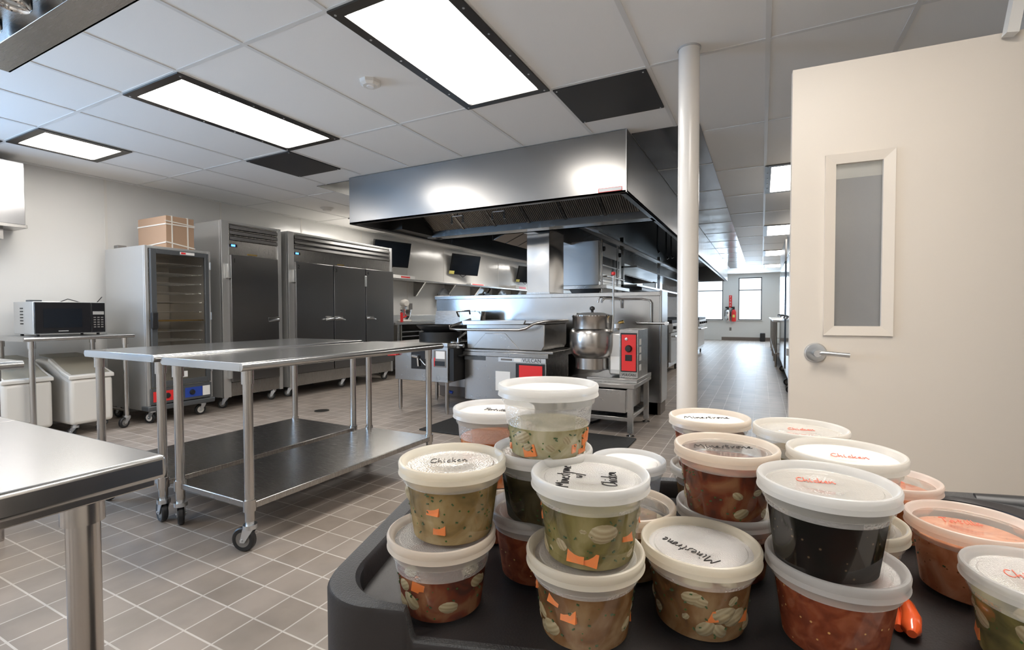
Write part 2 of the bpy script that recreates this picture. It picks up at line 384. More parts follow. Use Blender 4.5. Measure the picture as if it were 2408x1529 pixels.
# ------------------------------------------------------------------ ceiling lights, vents, detectors
def ceiling_light(u, v, half=False, label='', bright=True):
    L = .6096 if half else 1.2192
    t = thing('ceiling_light', label, 'ceiling light', (U(u)+.3048, V(v)+L/2, ZC-.001), group=None)
    w2, l2, f = .3048, L/2, .055
    mb = MB().box(-w2, -w2+f, -l2, l2, -.012, 0).box(w2-f, w2, -l2, l2, -.012, 0).box(-w2+f, w2-f, -l2, -l2+f, -.012, 0).box(-w2+f, w2-f, l2-f, l2, -.012, 0)
    mb.build('frame', 'dark', t, smooth=False)
    # softly rounded diffuser
    r = .03; pts = []
    for cx, cy, a0 in ((w2-f-r, l2-f-r, 0), (-w2+f+r, l2-f-r, 90), (-w2+f+r, -l2+f+r, 180), (w2-f-r, -l2+f+r, 270)):
        for k in range(5): a = R(a0+k*22.5); pts.append((cx+r*math.cos(a), cy+r*math.sin(a)))
    MB().prism(pts, 'z', -.009, -.001).build('diffuser', 'lamp', t, smooth=False)
    if label and 'far' not in label:
        n = 4 if half else 6
        for sx in (-1, 1):
            for k in range(n):
                y = -l2+.03+(2*l2-.06)*k/(n-1)
                MB().cyl((sx*(w2-.024), y, -.015), (sx*(w2-.024), y, -.011), .006, 8).build('screw', 'alum', t)
    return t
ceiling_light(5, 0, label='large rectangular ceiling light nearest the camera, top centre of the picture')
ceiling_light(2, 0, label='long rectangular ceiling light above the work tables, left of the smoke detector')
ceiling_light(-1, 0, True, label='short square ceiling light at far left near the white wall')
for v, l in ((3, 'nearest ceiling light over the hall, partly hidden by the door'), (6, 'second ceiling light down the hall, far over the tiled aisle'),
             (9, 'third ceiling light down the hall, small and far'), (12, 'last ceiling light down the hall, far and closest to the windows')):
    ceiling_light(8, v, label=l)
for v, l in ((3, 'ceiling light far over the prep aisle beside the hood'), (6, 'ceiling light far over the middle of the prep aisle'), (9, 'ceiling light at the far end of the prep aisle')):
    ceiling_light(-1, v, label=l)
for u, v in ((-1, -3), (2, -3), (5, -3), (8, -1)): tag(ceiling_light(u, v, label='far ceiling light behind the camera'), group='ceiling lights behind the camera')  # unseen fixtures added to light the near room and the door
def vent(u, v, label, vh=.5):
    t = thing('vent_panel', label, 'ceiling vent', (U(u)+.3048, V(v)+.3048*vh*2, ZC-.001))
    l2 = .6096*vh
    MB().box(-.29, .29, -l2+.015, l2-.015, -.010, 0).build('panel', 'ventpanel', t, smooth=False)
    for sx in (-.27, .27):
        for sy in (-l2+.03, l2-.03): MB().cyl((sx, sy, -.013), (sx, sy, -.009), .005, 8).build('screw', 'alum', t)
vent(6, 1, 'dark steel square ceiling panel right of the large light, near the column')
vent(1, 1, 'dark steel square ceiling panel beside the long ceiling light on the left')
vent(-2, -.5, 'dark ceiling panel at the far left edge beside the short light')
t = thing('smoke_detector', 'white hexagonal detector on a ceiling tile between the two big lights', 'smoke detector', (-2.13, 2.255, ZC))
MB().lathe([(0, -.03), (.045, -.03), (.062, -.018), (.066, 0)], n=8).build('housing', 'white', t, rot=(0, 0, R(15)), smooth=False)
MB().lathe([(0, -.034), (.02, -.034), (.022, -.03)], n=16).build('sensor_cap', 'paper', t)
t = thing('sprinkler', 'round white sprinkler cover on the ceiling above the fridges', 'sprinkler', (-5.19, 4.66, ZC))
MB().lathe([(0, -.045), (.05, -.04), (.06, -.02), (.085, -.008), (.09, 0)], n=24).build('cover', 'white', t)

# ------------------------------------------------------------------ column and door
t = thing('column', 'cream painted round steel column from floor to ceiling', 'column', (-.358, 2.77, 0))
MB().lathe([(.054, 0), (.054, ZC)], n=40).build('shaft', 'column', t)
MB().lathe([(.054, ZC-.008), (.060, ZC-.008), (.060, ZC)], n=40).build('ceiling_ring', 'alum', t)

door = tag(bpy.data.objects.new('door_1', None), kind='structure'); COL.objects.link(door); door.location = (1.025, 2.53, 0)
ang = math.atan2(2.53-2.475, 1.025-.112); door.rotation_euler = (0, 0, ang)
DW = .915
# leaf runs along -x from the hinge; face at y=0, thickness behind
x0, x1, z0, z1 = -DW+.145, -DW+.350, .995, 1.725
mb = MB().box(-DW, x0, 0, .045, .01, 2.135).box(x1, 0, 0, .045, .01, 2.135).box(x0, x1, 0, .045, .01, z0).box(x0, x1, 0, .045, z1, 2.135)
mb.build('door_leaf', 'cream', door, smooth=False)
mb = MB(); fz = .028
for q in ((x0-.02, x0+.02, z0-.02, z1+.02), (x1-.02, x1+.02, z0-.02, z1+.02)): mb.prism([(q[0], -.010), (q[1], -.004), (q[1], .012), (q[0], .012)] if q[0] < x1-.03 else [(q[0], -.004), (q[1], -.010), (q[1], .012), (q[0], .012)], 'z', q[2], q[3])
mb.prism([(-.010, z1+.02), (-.004, z1-.02), (.012, z1-.02), (.012, z1+.02)], 'x', x0-.02, x1+.02)
mb.prism([(-.010, z0-.02), (-.004, z0+.02), (.012, z0+.02), (.012, z0-.02)], 'x', x0-.02, x1+.02)
wf = mb.build('window_frame', 'cream', door, smooth=False)
MB().box(x0+.01, x1-.01, .020, .026, z0, z1).build('pane', 'doorglass', wf, smooth=False)
hx = -DW+.098
h = MB().lathe([(0, .012), (.012, .016), (.038, .012), (.043, .004), (.043, 0)], n=32).build('door_handle', 'zinc', door, loc=(hx, 0, .898), rot=(R(90), 0, 0))
MB().tube([(0, 0, .01), (0, 0, .045)], .012, 16).tube([(0, 0, .046), (.02, .002, .052), (.06, 0, .055), (.115, -.004, .054)], [.013, .011, .009, .010], 12).build('lever', 'zinc', h)
MB().cyl((0, 0, .04), (0, 0, .060), .014, 20).build('lock_core', 'chrome', h)
MB().box(-DW-.010, -DW, .012, .033, .880, .912).build('latch_bolt', 'zinc', door)
MB().obox((-.20, -.03, 2.19), .035, .04, .16, (0, R(8), 0)).build('closer_arm', 'white', door)
struct(MB().box(XR-.02, XR+.16, 2.54, 2.60, 0, 2.20).box(XR-.02, XR+.16, 1.52, 1.58, 0, 2.20).box(XR-.02, XR+.16, 1.52, 2.60, 2.14, 2.20).build('trim_3', 'cream', smooth=False))

# ------------------------------------------------------------------ casters
def caster(parent, loc, rz=0, H=.125, r=.055, forkmat='zinc', wheel='black', hub='greyw'):
    f = MB().cyl((0, 0, H-.02), (0, 0, H), .03, 20).cyl((0, 0, H), (0, 0, H+.03), .018, 16)
    for s in (-1, 1):
        f.prism([(-.025, H-.02), (.025, H-.02), (-.018, r-.012), (-.040, r-.012)], 'y', s*.017-.002, s*.017+.002)
    f.cyl((-.03, -.024, r), (-.03, .024, r), .006, 10)
    fo = f.build('caster', forkmat, parent, loc=loc, rot=(0, 0, rz))
    wl = MB(); prof = [(r*.62, -.013), (r*.9, -.014), (r, -.008), (r, .008), (r*.9, .014), (r*.62, .013)]
    wl.lathe(prof, n=32)
    MBw = wl.build('tyre', wheel, fo, loc=(-.03, 0, r), rot=(R(90), 0, 0))
    MB().lathe([(0, -.014), (r*.18, -.014), (r*.3, -.009), (r*.66, -.012), (r*.66, .012), (r*.3, .009), (r*.18, .014), (0, .014)], n=24).build('wheel_hub', hub, fo, loc=(-.03, 0, r), rot=(R(90), 0, 0))
    return fo

# ------------------------------------------------------------------ rolling work tables in the middle
def roll_table(label, x, y, th, Wd, L, z, zs, ins, cz):
    """x,y = near right corner of the top; runs Wd to -x and L to +y"""
    t = thing('work_table', label, 'work table', (x, y, 0), th)
    mb = MB().box(-Wd+.018, -.018, 0, L, z-.038, z)
    for xx in (-Wd+.018, -.018): mb.cyl((xx, 0.001, z-.019), (xx, L-.001, z-.019), .019, 20)
    mb.build('tabletop', 'steeltop', t, bevel=.0015)
    MB().box(-Wd+.03, -.03, ins[0]-.01, L-ins[1]+.01, zs-.03, zs).build('undershelf', 'steel', t, bevel=.004)
    k = 0
    for px in (-.05, -Wd+.05):
        for py in (ins[0], L-ins[1]):
            MB().cyl((px, py, .14), (px, py, z-.038), .0205, 20).cyl((px, py, z-.10), (px, py, z-.038), .026, 20).cyl((px, py, zs-.04), (px, py, zs+.012), .027, 20).build('leg', 'tube', t)
            caster(t, (px, py, 0), cz[k]); k += 1
    return t
roll_table('stainless rolling work table nearest the camera, right one of the pushed-together pair', -1.999, 1.322, -.008, .655, 1.478, .861, .225, (.055, .11), (R(20), R(60), R(-30), R(100)))
roll_table('stainless rolling work table behind, left one of the pushed-together pair', -2.676, 1.31, -.015, .75, 1.40, .872, .225, (.055, .06), (R(-10), R(60), R(200), R(100)))

# ------------------------------------------------------------------ foreground table
t = thing('prep_table', 'stainless table corner in the left foreground with round leg', 'work table', (-.855, .435, 0))
mb = MB().box(-.575, 0, -1.2, 0, .812, .850)
mb.build('tabletop', 'steeltop', t, bevel=.007, seg=3)
MB().box(-.56, -.012, -1.19, -.012, .800, .812).build('underframe', 'tube', t, bevel=.002)
for px, py in ((-.045, -.094), (-.52, -.094), (-.52, -1.1), (-.045, -1.1)):
    px = min(px, -.045)
    MB().cyl((px, py, .02), (px, py, .80), .0205, 28).cyl((px, py, .768), (px, py, .801), .0265, 28).cyl((px, py, 0), (px, py, .03), .018, 20).build('leg', 'tube', t)
t = thing('prep_table', 'stainless table edge at far left adjoining the foreground table corner', 'work table', (-1.434, .435, 0))
MB().box(-.9, 0, -1.2, 0, .812, .848).build('tabletop', 'steeltop', t, bevel=.004)
for px, py in ((-.06, -.25), (-.84, -.06), (-.84, -1.1), (-.06, -1.1)): MB().cyl((px, py, 0), (px, py, .812), .0205, 20).build('leg', 'tube', t)
# table further back at the left edge
t = thing('prep_table', 'stainless table at the left edge in front of the microwave table', 'work table', (-3.15, .985, 0))
mb = MB().box(-.74, -.016, -1.5, 0, .815, .852).cyl((-.016, -1.5, .834), (-.016, -.001, .834), .0185, 16)
mb.build('tabletop', 'steeltop', t)
for px, py in ((-.06, -.09), (-.68, -.09), (-.06, -1.4), (-.68, -1.4)): MB().cyl((px, py, 0), (px, py, .815), .0205, 20).cyl((px, py, .76), (px, py, .815), .026, 20).build('leg', 'tube', t)
MB().box(-.70, -.03, -1.43, -.07, .22, .25).build('undershelf', 'dark', t)

# overhead shelf, top left
t = thing('overhead_shelf', 'stainless overhead shelf with chrome rings underneath, top left corner', 'overhead shelf', (-1.5, .69, 2.0))
mb = MB().box(-1.06, .7, .0, .095, 0, .012).box(-1.06, .7, .088, .095, 0, .05).box(-1.06, .7, -.004, .002, 0, .05)
mb.build('front_channel', 'steel', t, bevel=.001)
MB().box(-1.04, .7, -.16, .0, .045, .05).build('recessed_panel', 'steel', t)
MB().box(-1.06, .7, -.26, -.16, 0, .012).box(-1.06, .7, -.166, -.160, 0, .05).build('back_channel', 'steel', t, bevel=.001)
for xx in (-.76, -.53, -.30, -.07):
    o = MB().lathe([(.030, .044), (.030, .020), (.036, .012), (.042, .020), (.042, .044)], n=32).build('lamp_ring', 'chrome', t, loc=(xx, -.055, 0))
    MB().lathe([(0, .020), (.022, .026), (.030, .040)], n=24).build('lamp_cap', 'alum', o)
for xx in (-.1, .5): MB().cyl((xx, -.06, .05), (xx, -.06, ZC-2.0), .008, 8).build('hanging_rod', 'tube', t)

# ------------------------------------------------------------------ left wall: microwave table and things around it
t = thing('microwave_table', 'small stainless rolling table against the white wall, under the microwave', 'work table', (-5.30, 1.66, 0))
MB().box(-.73, -.016, 0, .78, .85, .885).cyl((-.016, 0.001, .868), (-.016, .779, .868), .0175, 16).build('tabletop', 'steeltop', t)
k = 0
for px in (-.05, -.68):
    for py in (.06, .72):
        MB().cyl((px, py, .11), (px, py, .85), .0205, 16).cyl((px, py, .79), (px, py, .85), .026, 16).build('leg', 'tube', t)
        caster(t, (px, py, 0), R(40+70*k), H=.11, r=.05); k += 1
MB().cyl((-.05, .06, .16), (-.68, .06, .16), .012, 12).cyl((-.68, .06, .16), (-.68, .72, .16), .012, 12).cyl((-.05, .72, .16), (-.68, .72, .16), .012, 12).build('brace', 'tube', t)
mw = thing('microwave', 'black-fronted countertop microwave on the small rolling table', 'microwave', (-5.55, 1.80, .885))
MB().box(-.40, 0, 0, .51, .015, .30).build('cabinet', 'alum', mw, bevel=.004)
d = MB().box(0, .018, .005, .395, .02, .295).build('door', 'blackp', mw, bevel=.003)
MB().box(.018, .0195, .06, .33, .07, .24).build('door_window', 'screen', d, smooth=False)
MB().box(.018, .020, .16, .23, .037, .044).build('badge', 'alum', d, smooth=False)
c_ = MB().box(0, .018, .40, .505, .02, .295).build('control_panel', 'blackp', mw, bevel=.003)
MB().box(.018, .0195, .41, .495, .185, .215).build('display', 'alum', c_, smooth=False)
mb = MB()
for i in range(3):
    for j in range(5): mb.box(.018, .0193, .415+i*.028, .433+i*.028, .065+j*.022, .075+j*.022)
mb.build('keypad', 'greyw', c_, smooth=False)
mb = MB()
for k in range(6): mb.box(-.26, -.20, -.002, .002, .10+k*.027, .112+k*.027)
mb.build('side_vent', 'black', mw, smooth=False)
for px in (-.36, -.04):
    for py in (.04, .47): MB().cyl((px, py, 0), (px, py, .016), .012, 10).build('foot', 'black', mw)
MB().box(-.20, -.12, .02, .10, .30, .315).build('top_tag', 'greyp', mw)
tag(MB().tube([(-5.94, 2.10, 1.18), (-5.94, 2.18, 1.22), (-5.94, 2.27, 1.19), (-5.96, 2.36, 1.17), (-6.02, 2.44, 1.19), (-6.11, 2.52, 1.25)], .004, 8).build('power_cord', 'black'), 'thin black power cord running from the microwave to the wall', 'cord')

# stainless box on the wall at far left edge
t = thing('wall_cabinet', 'polished stainless box on the white wall at the left edge', 'wall cabinet', (-6.15, 1.0, 1.84))
MB().box(0, .30, -.3, .865, .03, .58).build('body', steel('polished_steel', (.50, .50, .51), .20, (1, 1, 1), .02, .6), t, bevel=.003)
MB().box(.01, .31, -.3, .875, .0, .03).build('bottom_shelf', 'steel', t, bevel=.003)
MB().box(0, .2, .55, .75, -.10, 0).build('bracket', 'steel', t)

# ingredient bins
def bin_(label, x, y):
    t = thing('ingredient_bin', label, 'ingredient bin', (x, y, 0))
    pr_ = [(0, .10), (0.0, .50), (-.14, .535), (-.40, .64), (-.72, .66), (-.68, .10)]
    MB().prism(pr_, 'y', .0, .315).build('tub', 'white', t, bevel=.03, seg=4)
    MB().prism([(.008, .50), (.008, .535), (-.14, .572), (-.40, .675), (-.40, .645), (-.14, .54)], 'y', -.008, .323).build('rim', 'white', t, bevel=.008)
    MB().prism([(-.02, .545), (-.14, .580), (-.40, .684), (-.66, .70), (-.66, .69), (-.40, .672), (-.14, .568), (-.02, .535)], 'y', .02, .295).build('sloped_lid', 'binlid', t)
    for px in (-.06, -.60):
        for py in (.05, .26): caster(t, (px, py, 0), R(30), H=.09, r=.035)
    return t
bin_('white ingredient bin with clear sloped lid under the microwave table', -5.33, 1.955)
bin_('second white ingredient bin, mostly hidden at left of the first', -5.43, 1.56)

# ------------------------------------------------------------------ holding cabinet
hc = thing('holding_cabinet', 'tall grey heated holding cabinet with glass door and wire shelves', 'cabinet', (-5.25, 2.51, 0))
W_, D_ = .62, .75
mb = MB().box(-D_, -.03, 0, .03, .13, 1.735).box(-D_, -.03, W_-.03, W_, .13, 1.735).box(-D_, -D_+.03, .03, W_-.03, .13, 1.735).box(-D_+.03, -.03, .03, W_-.03, 1.70, 1.735).box(-D_+.03, -.03, .03, W_-.03, .13, .33)
mb.build('body', plain('cabinet_aluminium', (.56, .555, .54), .42, .6, bump=.02, bscale=8), hc, bevel=.003)
mb = MB().box(-.03, .0, 0, .03, .13, 1.735).box(-.03, .0, W_-.03, W_, .13, 1.735).box(-.03, 0, .03, W_-.03, 1.71, 1.735)
mb.build('front_frame', 'alum', hc, bevel=.002)
dr = MB().box(0, .035, .035, .085, .36, 1.705).box(0, .035, W_-.075, W_-.035, .36, 1.705).box(0, .035, .085, W_-.075, 1.66, 1.705).box(0, .035, .085, W_-.075, .36, .41).build('door', 'greyp', hc, bevel=.004)
MB().box(.012, .018, .085, W_-.075, .41, 1.66).build('pane', 'cabglass', dr, smooth=False)
MB().box(.036, .075, .02, .075, .93, 1.09).build('latch_handle', 'black', dr, bevel=.008)
for z in (.50, 1.05, 1.58): MB().cyl((.02, W_-.02, z-.04), (.02, W_-.02, z+.04), .012, 12).build('hinge', 'zinc', dr)
MB().box(.0355, .0365, .30, .44, 1.672, 1.698).build('name_label', 'paper', dr, smooth=False)
MB().box(.0366, .0370, .31, .355, 1.676, 1.694).build('red_mark', 'red', dr, smooth=False)
MB().box(.018, .0195, .30, .36, .43, .49).build('sticker', 'paper', dr, smooth=False)
mb = MB()
for k in range(12):
    z = .50+k*.098
    for y_ in (.06, W_-.06): mb.box(-.66, -.06, y_-.004, y_+.004, z, z+.008)
    for q in range(5): mb.cyl((-.60+q*.125, .06, z+.004), (-.60+q*.125, W_-.06, z+.004), .0045, 6)
mb.build('wire_shelf', 'zinc', hc)
MB().box(-.715, -.70, .20, .24, .36, 1.66).box(-.715, -.70, .30, .36, .36, 1.66).build('rear_upright', 'alum', hc)
MB().box(-.60, -.05, .05, W_-.05, 1.0, 1.012).build('sheet_pan', 'brass', hc)
cp = MB().box(0, .02, .02, W_-.02, .19, .345).build('control_panel', 'greyp', hc, bevel=.003)
MB().box(.02, .023, .04, .24, .215, .315).build('red_dial_plate', 'red', cp, smooth=False)
MB().box(.02, .023, .33, .50, .215, .315).build('blue_dial_plate', 'blue', cp, smooth=False)
MB().box(.02, .023, .505, .58, .215, .315).build('rating_label', 'paper', cp, smooth=False)
for y_ in (.165, .40): MB().lathe([(0, .02), (.02, .018), (.028, .004), (.028, 0)], n=20).build('dial', 'black', cp, loc=(.023, y_, .265), rot=(0, R(90), 0))
MB().box(-.10, .03, -.01, W_+.01, .13, .18).build('bumper', 'greyp', hc, bevel=.01)
for py in (.07, W_-.07):
    caster(hc, (-.06, py, 0), R(90 if py > .3 else 20), H=.13, r=.055, hub='white'); caster(hc, (-D_+.08, py, 0), R(10), H=.13, r=.055)
# strapped box on top
bx = thing('cardboard_box', 'brown cardboard box with white straps on top of the holding cabinet', 'box', (-5.30, 2.73, 1.735), R(0))
MB().box(-.52, 0, 0, .27, .003, .325).build('carton', 'card', bx, bevel=.004)
mb = MB()
for y_ in (.05, .20): mb.box(-.525, .003, y_, y_+.012, 0, .329)
mb.box(-.525, .004, -.004, .274, .235, .247)
mb.obox((.003, .135, .04), .004, .285, .012, (R(-9), 0, 0)).obox((-.26, -.003, .045), .53, .004, .012, (0, R(-3), 0)).obox((.0035, .135, .262), .004, .285, .010, (R(-4), 0, 0))
mb.build('straps', 'strap', bx, smooth=False)
tag(MB().box(-5.98, -5.90, 2.58, 2.66, 1.735, 1.785).build('control_box', 'greyw', bevel=.004), 'small grey box at the back of the holding cabinet top', 'box')

# ------------------------------------------------------------------ refrigerators
def fridge(label, y0, wd, doors, nums, hinge_first=True, handles=()):
    t = thing('refrigerator', label, 'refrigerator', (-5.35, y0, 0))
    sh = plain('fridge_side', (.60, .60, .59), .40, .55)
    mb = MB().box(-.75, -.005, 0, wd, .13, 2.115); mb.build('cabinet', sh, t, bevel=.004)
    fr = MB().box(-.006, .028, 0, .085, .13, 2.115).box(-.006, .028, wd-.045, wd, .13, 2.115).box(-.006, .020, .085, wd-.045, 2.09, 2.115).build('front_frame', 'alum', t, bevel=.002)
    hd = MB().box(-.004, .012, .085, wd-.045, 1.74, 2.09)
    hdo = hd.build('header_panel', 'steel', t, bevel=.002)
    for k in range(3):
        z = 1.90+k*.062
        MB().prism([(.012, z), (.040, z+.008), (.030, z+.044), (.012, z+.056)], 'y', .095, wd-.055).build('louver', 'hood' if doors > 1 else 'steel', hdo, smooth=False)
    MB().box(.012, .016, .10, .19, 1.83, 1.862).build('display_bezel', 'black', hdo, smooth=False)
    MB().box(.016, .018, .12, .165, 1.836, 1.856).build('blue_display', 'led', hdo, smooth=False)
    MB().box(.012, .016, wd*.42, wd*.42+.12, 1.752, 1.768).build('brand_plate', 'brass', hdo, smooth=False)
    w0 = .085; wE = wd-.01 if doors > 1 else wd-.07
    dw = (wE-w0)/doors
    for i in range(doors):
        a, b = w0+i*dw+(.008 if i else 0), w0+(i+1)*dw-(.008 if i < doors-1 else 0)
        d = MB().box(.012, .062, a, b, .30, 1.735).build('door', 'fdoor', t, bevel=.004)
        right = handles[i]
        hy = b-.012 if right else a+.012; s = -1 if right else 1
        MB().obox((.067, hy+s*.06, 1.0), .004, .15, .055).build('handle_plate', 'steel', d, bevel=.001)
        MB().tube([(.064, hy+s*.005, 1.0), (.095, hy+s*.02, 1.003), (.105, hy+s*.08, .995), (.095, hy+s*.15, .98)], [.014, .014, .012, .007], 12).build('handle', 'zinc', d)
        text(nums[i], .07, 'black', d, (.0635, a+.04, 1.67), FX, 'door_number')
        if i == 0 or (doors > 1 and i == 2):
            hy2 = a-.02 if not (doors > 1 and i == 2) else a-.004
            for z in (1.55, .42): MB().box(.028, .075, hy2-.025, hy2+.008, z-.08, z+.08).build('hinge', 'alum', d, bevel=.004)
    MB().box(.0, .02, .085, wd-.045, .14, .29).build('kick_panel', 'steel', t, bevel=.002)
    n = 2 if doors == 1 else 3
    for k in range(n):
        py = .07+(wd-.14)*k/(n-1)
        for px in (-.06, -.68): caster(t, (px, py, 0), R(40), H=.13, r=.05)
    return t
fridge('single-door stainless refrigerator between the holding cabinet and the wide one', 3.30, .75, 1, ['1'], handles=(True,))
fridge('wide three-door stainless refrigerator against the white wall', 4.15, 1.93, 3, ['2', '3', '4'], handles=(True, False, False))

# ------------------------------------------------------------------ wall shelf run beyond the fridges
t = thing('wall_shelf', 'long stainless shelf on the white wall beyond the refrigerators', 'shelf', (-6.15, 6.35, 1.67))
MB().box(0, .30, 0, 6.5, 0, .035).build('shelf_board', 'steel', t, bevel=.004)
for k in range(6): MB().prism([(0, -.27), (.05, -.27), (.28, 0), (0, 0)], 'y', 1.3+k*1.05, 1.34+k*1.05).build('bracket', 'steel', t)
def boxy(name, label, cat, dims, mat, bevel=.003, kids=()):
    o = MB().box(*dims).build(name, mat, bevel=bevel); tag(o, label, cat)
    for (n_, dd, mm) in kids: MB().box(*dd).build(n_, mm, o, smooth=False)
    return o
boxy('film_box', 'white and red wrap box on the wall shelf beside the wide refrigerator', 'box', (-6.05, -5.87, 6.45, 7.35, 1.706, 1.765), 'paper', kids=(('red_lettering', (-5.871, -5.868, 6.95, 7.2, 1.722, 1.748), 'red'),))
boxy('label_strip', 'red and white carton lying on the wall shelf below the middle screen', 'box', (-6.0, -5.87, 9.35, 9.95, 1.706, 1.74), 'paper', kids=(('red_lettering', (-5.871, -5.868, 9.4, 9.9, 1.713, 1.733), 'red'),))
boxy('film_box', 'white box at the far end of the wall shelf by the steel post', 'box', (-6.05, -5.87, 11.6, 12.4, 1.706, 1.80), 'paper', kids=(('red_lettering', (-5.871, -5.868, 11.8, 12.2, 1.725, 1.775), 'red'),))
def tv(label, y, wd, hgt, z, note=True):
    t = thing('wall_screen', label, 'screen', (-6.15, y, z))
    a = MB().box(0, .03, -.10, .06, -.12, .12).tube([(.03, -.02, 0), (.14, -.01, 0)], .02, 8).build('wall_arm', 'black', t)
    s = MB().box(-.02, .02, -wd/2, wd/2, -hgt/2, hgt/2).build('display', 'blackp', t, loc=(.19, .0, .0), rot=(0, R(14), R(-14)), bevel=.004)
    MB().box(.0202, .0212, -wd/2+.015, wd/2-.015, -hgt/2+.02, hgt/2-.015).build('screen', 'screen', s, smooth=False)
    if note: MB().box(.022, .024, -wd/2-.04, -wd/2+.11, -hgt/2+.01, -hgt/2+.08).build('yellow_sticker', 'yellow', s, smooth=False)
    MB().tube([(.06, -.05, -.10), (.08, -.06, -.22), (.12, 0, -.27), (.16, .08, -.22)], .008, 6).build('cable', 'black', t)
    return t
tv('black wall screen nearest, partly behind the wide refrigerator', 6.80, .78, .46, 2.14, False)
tv('black wall screen in the middle of the white wall with a yellow sticker', 9.25, .85, .46, 2.15)
tv('farthest black wall screen, seen beside the steel post', 12.5, .85, .46, 2.15)
# tools hanging below the shelf
t = thing('knife_rack', 'magnetic strip with black-handled knives on the wall below the shelf', 'knife rack', (-6.14, 8.35, 1.36))
MB().box(0, .02, 0, .62, 0, .05).build('strip', 'black', t)
for k in range(6):
    o = MB().box(.022, .035, .05+k*.09, .075+k*.09, 0, .11).build('knife_handle', 'black', t)
    MB().box(.022, .026, .045+k*.09, .08+k*.09, -.2, 0).build('blade', 'alum', o)
tag(MB().prism([(10.05, 1.20), (10.45, 1.16), (10.62, 1.40), (10.5, 1.56), (10.30, 1.54), (10.10, 1.40)], 'x', -6.10, -6.06).tube([(-6.08, 10.42, 1.52), (-6.08, 10.58, 1.66)], .02, 8).build('dustpan', 'black'), 'black dustpan-shaped tool hanging under the middle of the wall shelf', 'tool')
for i, y in enumerate((8.55, 11.3, 12.6)):
    lab = ['clear bag hanging on the wall behind the knives', 'clear bag hanging under the shelf between the far brackets', 'clear bag hanging nearest the steel post'][i]
    mb = MB(); mb.prism([(y-.22, 1.18), (y+.28, 1.20), (y+.22, 1.50), (y+.02, 1.60), (y-.14, 1.48)], 'x', -6.12, -6.05)
    tag(mb.build('plastic_bag', seethru('bag_film_%d' % i, (.9, .92, .95), .4, (.75, .78, .82), .15, .3, 1, 30)), lab, 'bag')
tag(MB().box(-6.15, -6.138, 7.50, 7.60, 1.14, 1.26).build('wall_outlet', 'greyw', bevel=.002), 'grey wall outlet beside the stand mixer', 'outlet')
# prep counter with mixer
t = thing('prep_counter', 'stainless counter with back rail along the wall, under the stand mixer', 'counter', (-6.15, 6.25, 0))
MB().box(0, .74, 0, 4.6, .875, .915).box(0, .02, 0, 4.6, .915, 1.03).build('countertop', 'steeltop', t, bevel=.003)
for py in (.12, 1.3, 2.4, 3.4, 4.5): MB().cyl((.69, py, 0), (.69, py, .875), .02, 12).build('leg', 'tube', t)
MB().box(.05, .70, 1.3, 4.5, .22, .25).build('undershelf', 'steel', t)
t = thing('pan_rack', 'low rack of empty pan slides under the counter beside the refrigerator', 'rack', (-6.05, 6.5, 0))
MB().box(0, .55, 0, .02, .10, .86).box(0, .55, .56, .58, .10, .86).build('uprights', 'tube', t)
for k in range(8): MB().box(.0, .56, .02, .56, .18+k*.08, .19+k*.08).build('slide', 'alum', t)
for px in (.05, .5):
    for py in (.03, .55): caster(t, (px, py, 0), 0, H=.09, r=.04)
mx = thing('stand_mixer', 'white stand mixer with steel bowl on the counter by the refrigerator', 'mixer', (-5.72, 6.86, .915), R(-35))
MB().box(-.13, .13, -.10, .10, 0, .035).build('base', 'white', mx, bevel=.02)
MB().prism([(-.12, .03), (-.04, .03), (-.05, .26), (-.13, .26)], 'y', -.05, .05).build('stand', 'white', mx, bevel=.015)
MB().tube([(-.14, 0, .32), (-.08, 0, .33), (.06, 0, .335), (.15, 0, .325)], [.05, .068, .070, .045], 20).build('motor_head', 'white', mx)
MB().lathe([(.03, .04), (.06, .045), (.085, .10), (.10, .18), (.10, .215), (.105, .218), (.098, .18), (.08, .10)], n=28).build('bowl', 'chrome', mx, loc=(.06, 0, 0))
MB().cyl((.06, 0, .20), (.06, 0, .29), .02, 12).build('beater_shaft', 'zinc', mx)
tag(MB().box(-5.60, -5.56, 6.60, 6.63, .915, 1.08).tube([(-5.58, 6.62, .98), (-5.56, 6.72, 1.02)], .012, 8).build('red_tool', 'red'), 'thin red handled tool standing beside the mixer', 'tool')

# ------------------------------------------------------------------ exhaust hood
HX0, HX1, HY0, HY1, HZ = -3.83, -.93, 3.73, 16.0, 2.0
t = thing('exhaust_hood', 'large stainless exhaust hood hanging from the ceiling over the cooking line', 'exhaust hood', (0, 0, 0))
MB().box(HX0, HX1, HY0, HY0+.02, HZ, ZC-.005).box(HX0, HX1, HY0, HY0+.05, HZ, HZ+.02).build('front_panel', 'hood', t, bevel=.002)
mb = MB().box(HX1-.02, HX1, HY0+.02, HY1, HZ, ZC-.005).box(HX1-.06, HX1, HY0+.02, HY1, HZ, HZ+.02)
mb.build('side_panel', 'hood', t, bevel=.002)
MB().box(HX0, HX0+.02, HY0+.02, HY1, HZ, ZC-.005).box(HX0, HX0+.06, HY0+.02, HY1, HZ, HZ+.02).build('side_panel', 'hood', t, bevel=.002)
MB().box(HX0, HX1, HY1-.02, HY1, HZ, ZC-.005).build('back_panel', 'hood', t)
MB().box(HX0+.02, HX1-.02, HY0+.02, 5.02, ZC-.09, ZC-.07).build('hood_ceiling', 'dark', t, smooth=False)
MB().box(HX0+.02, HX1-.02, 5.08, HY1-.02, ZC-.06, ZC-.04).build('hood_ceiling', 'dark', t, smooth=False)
MB().box(HX1-.005, HX1+.0, HY0-.012, HY0+.03, HZ, ZC-.005).build('corner_strip', 'alum', t)
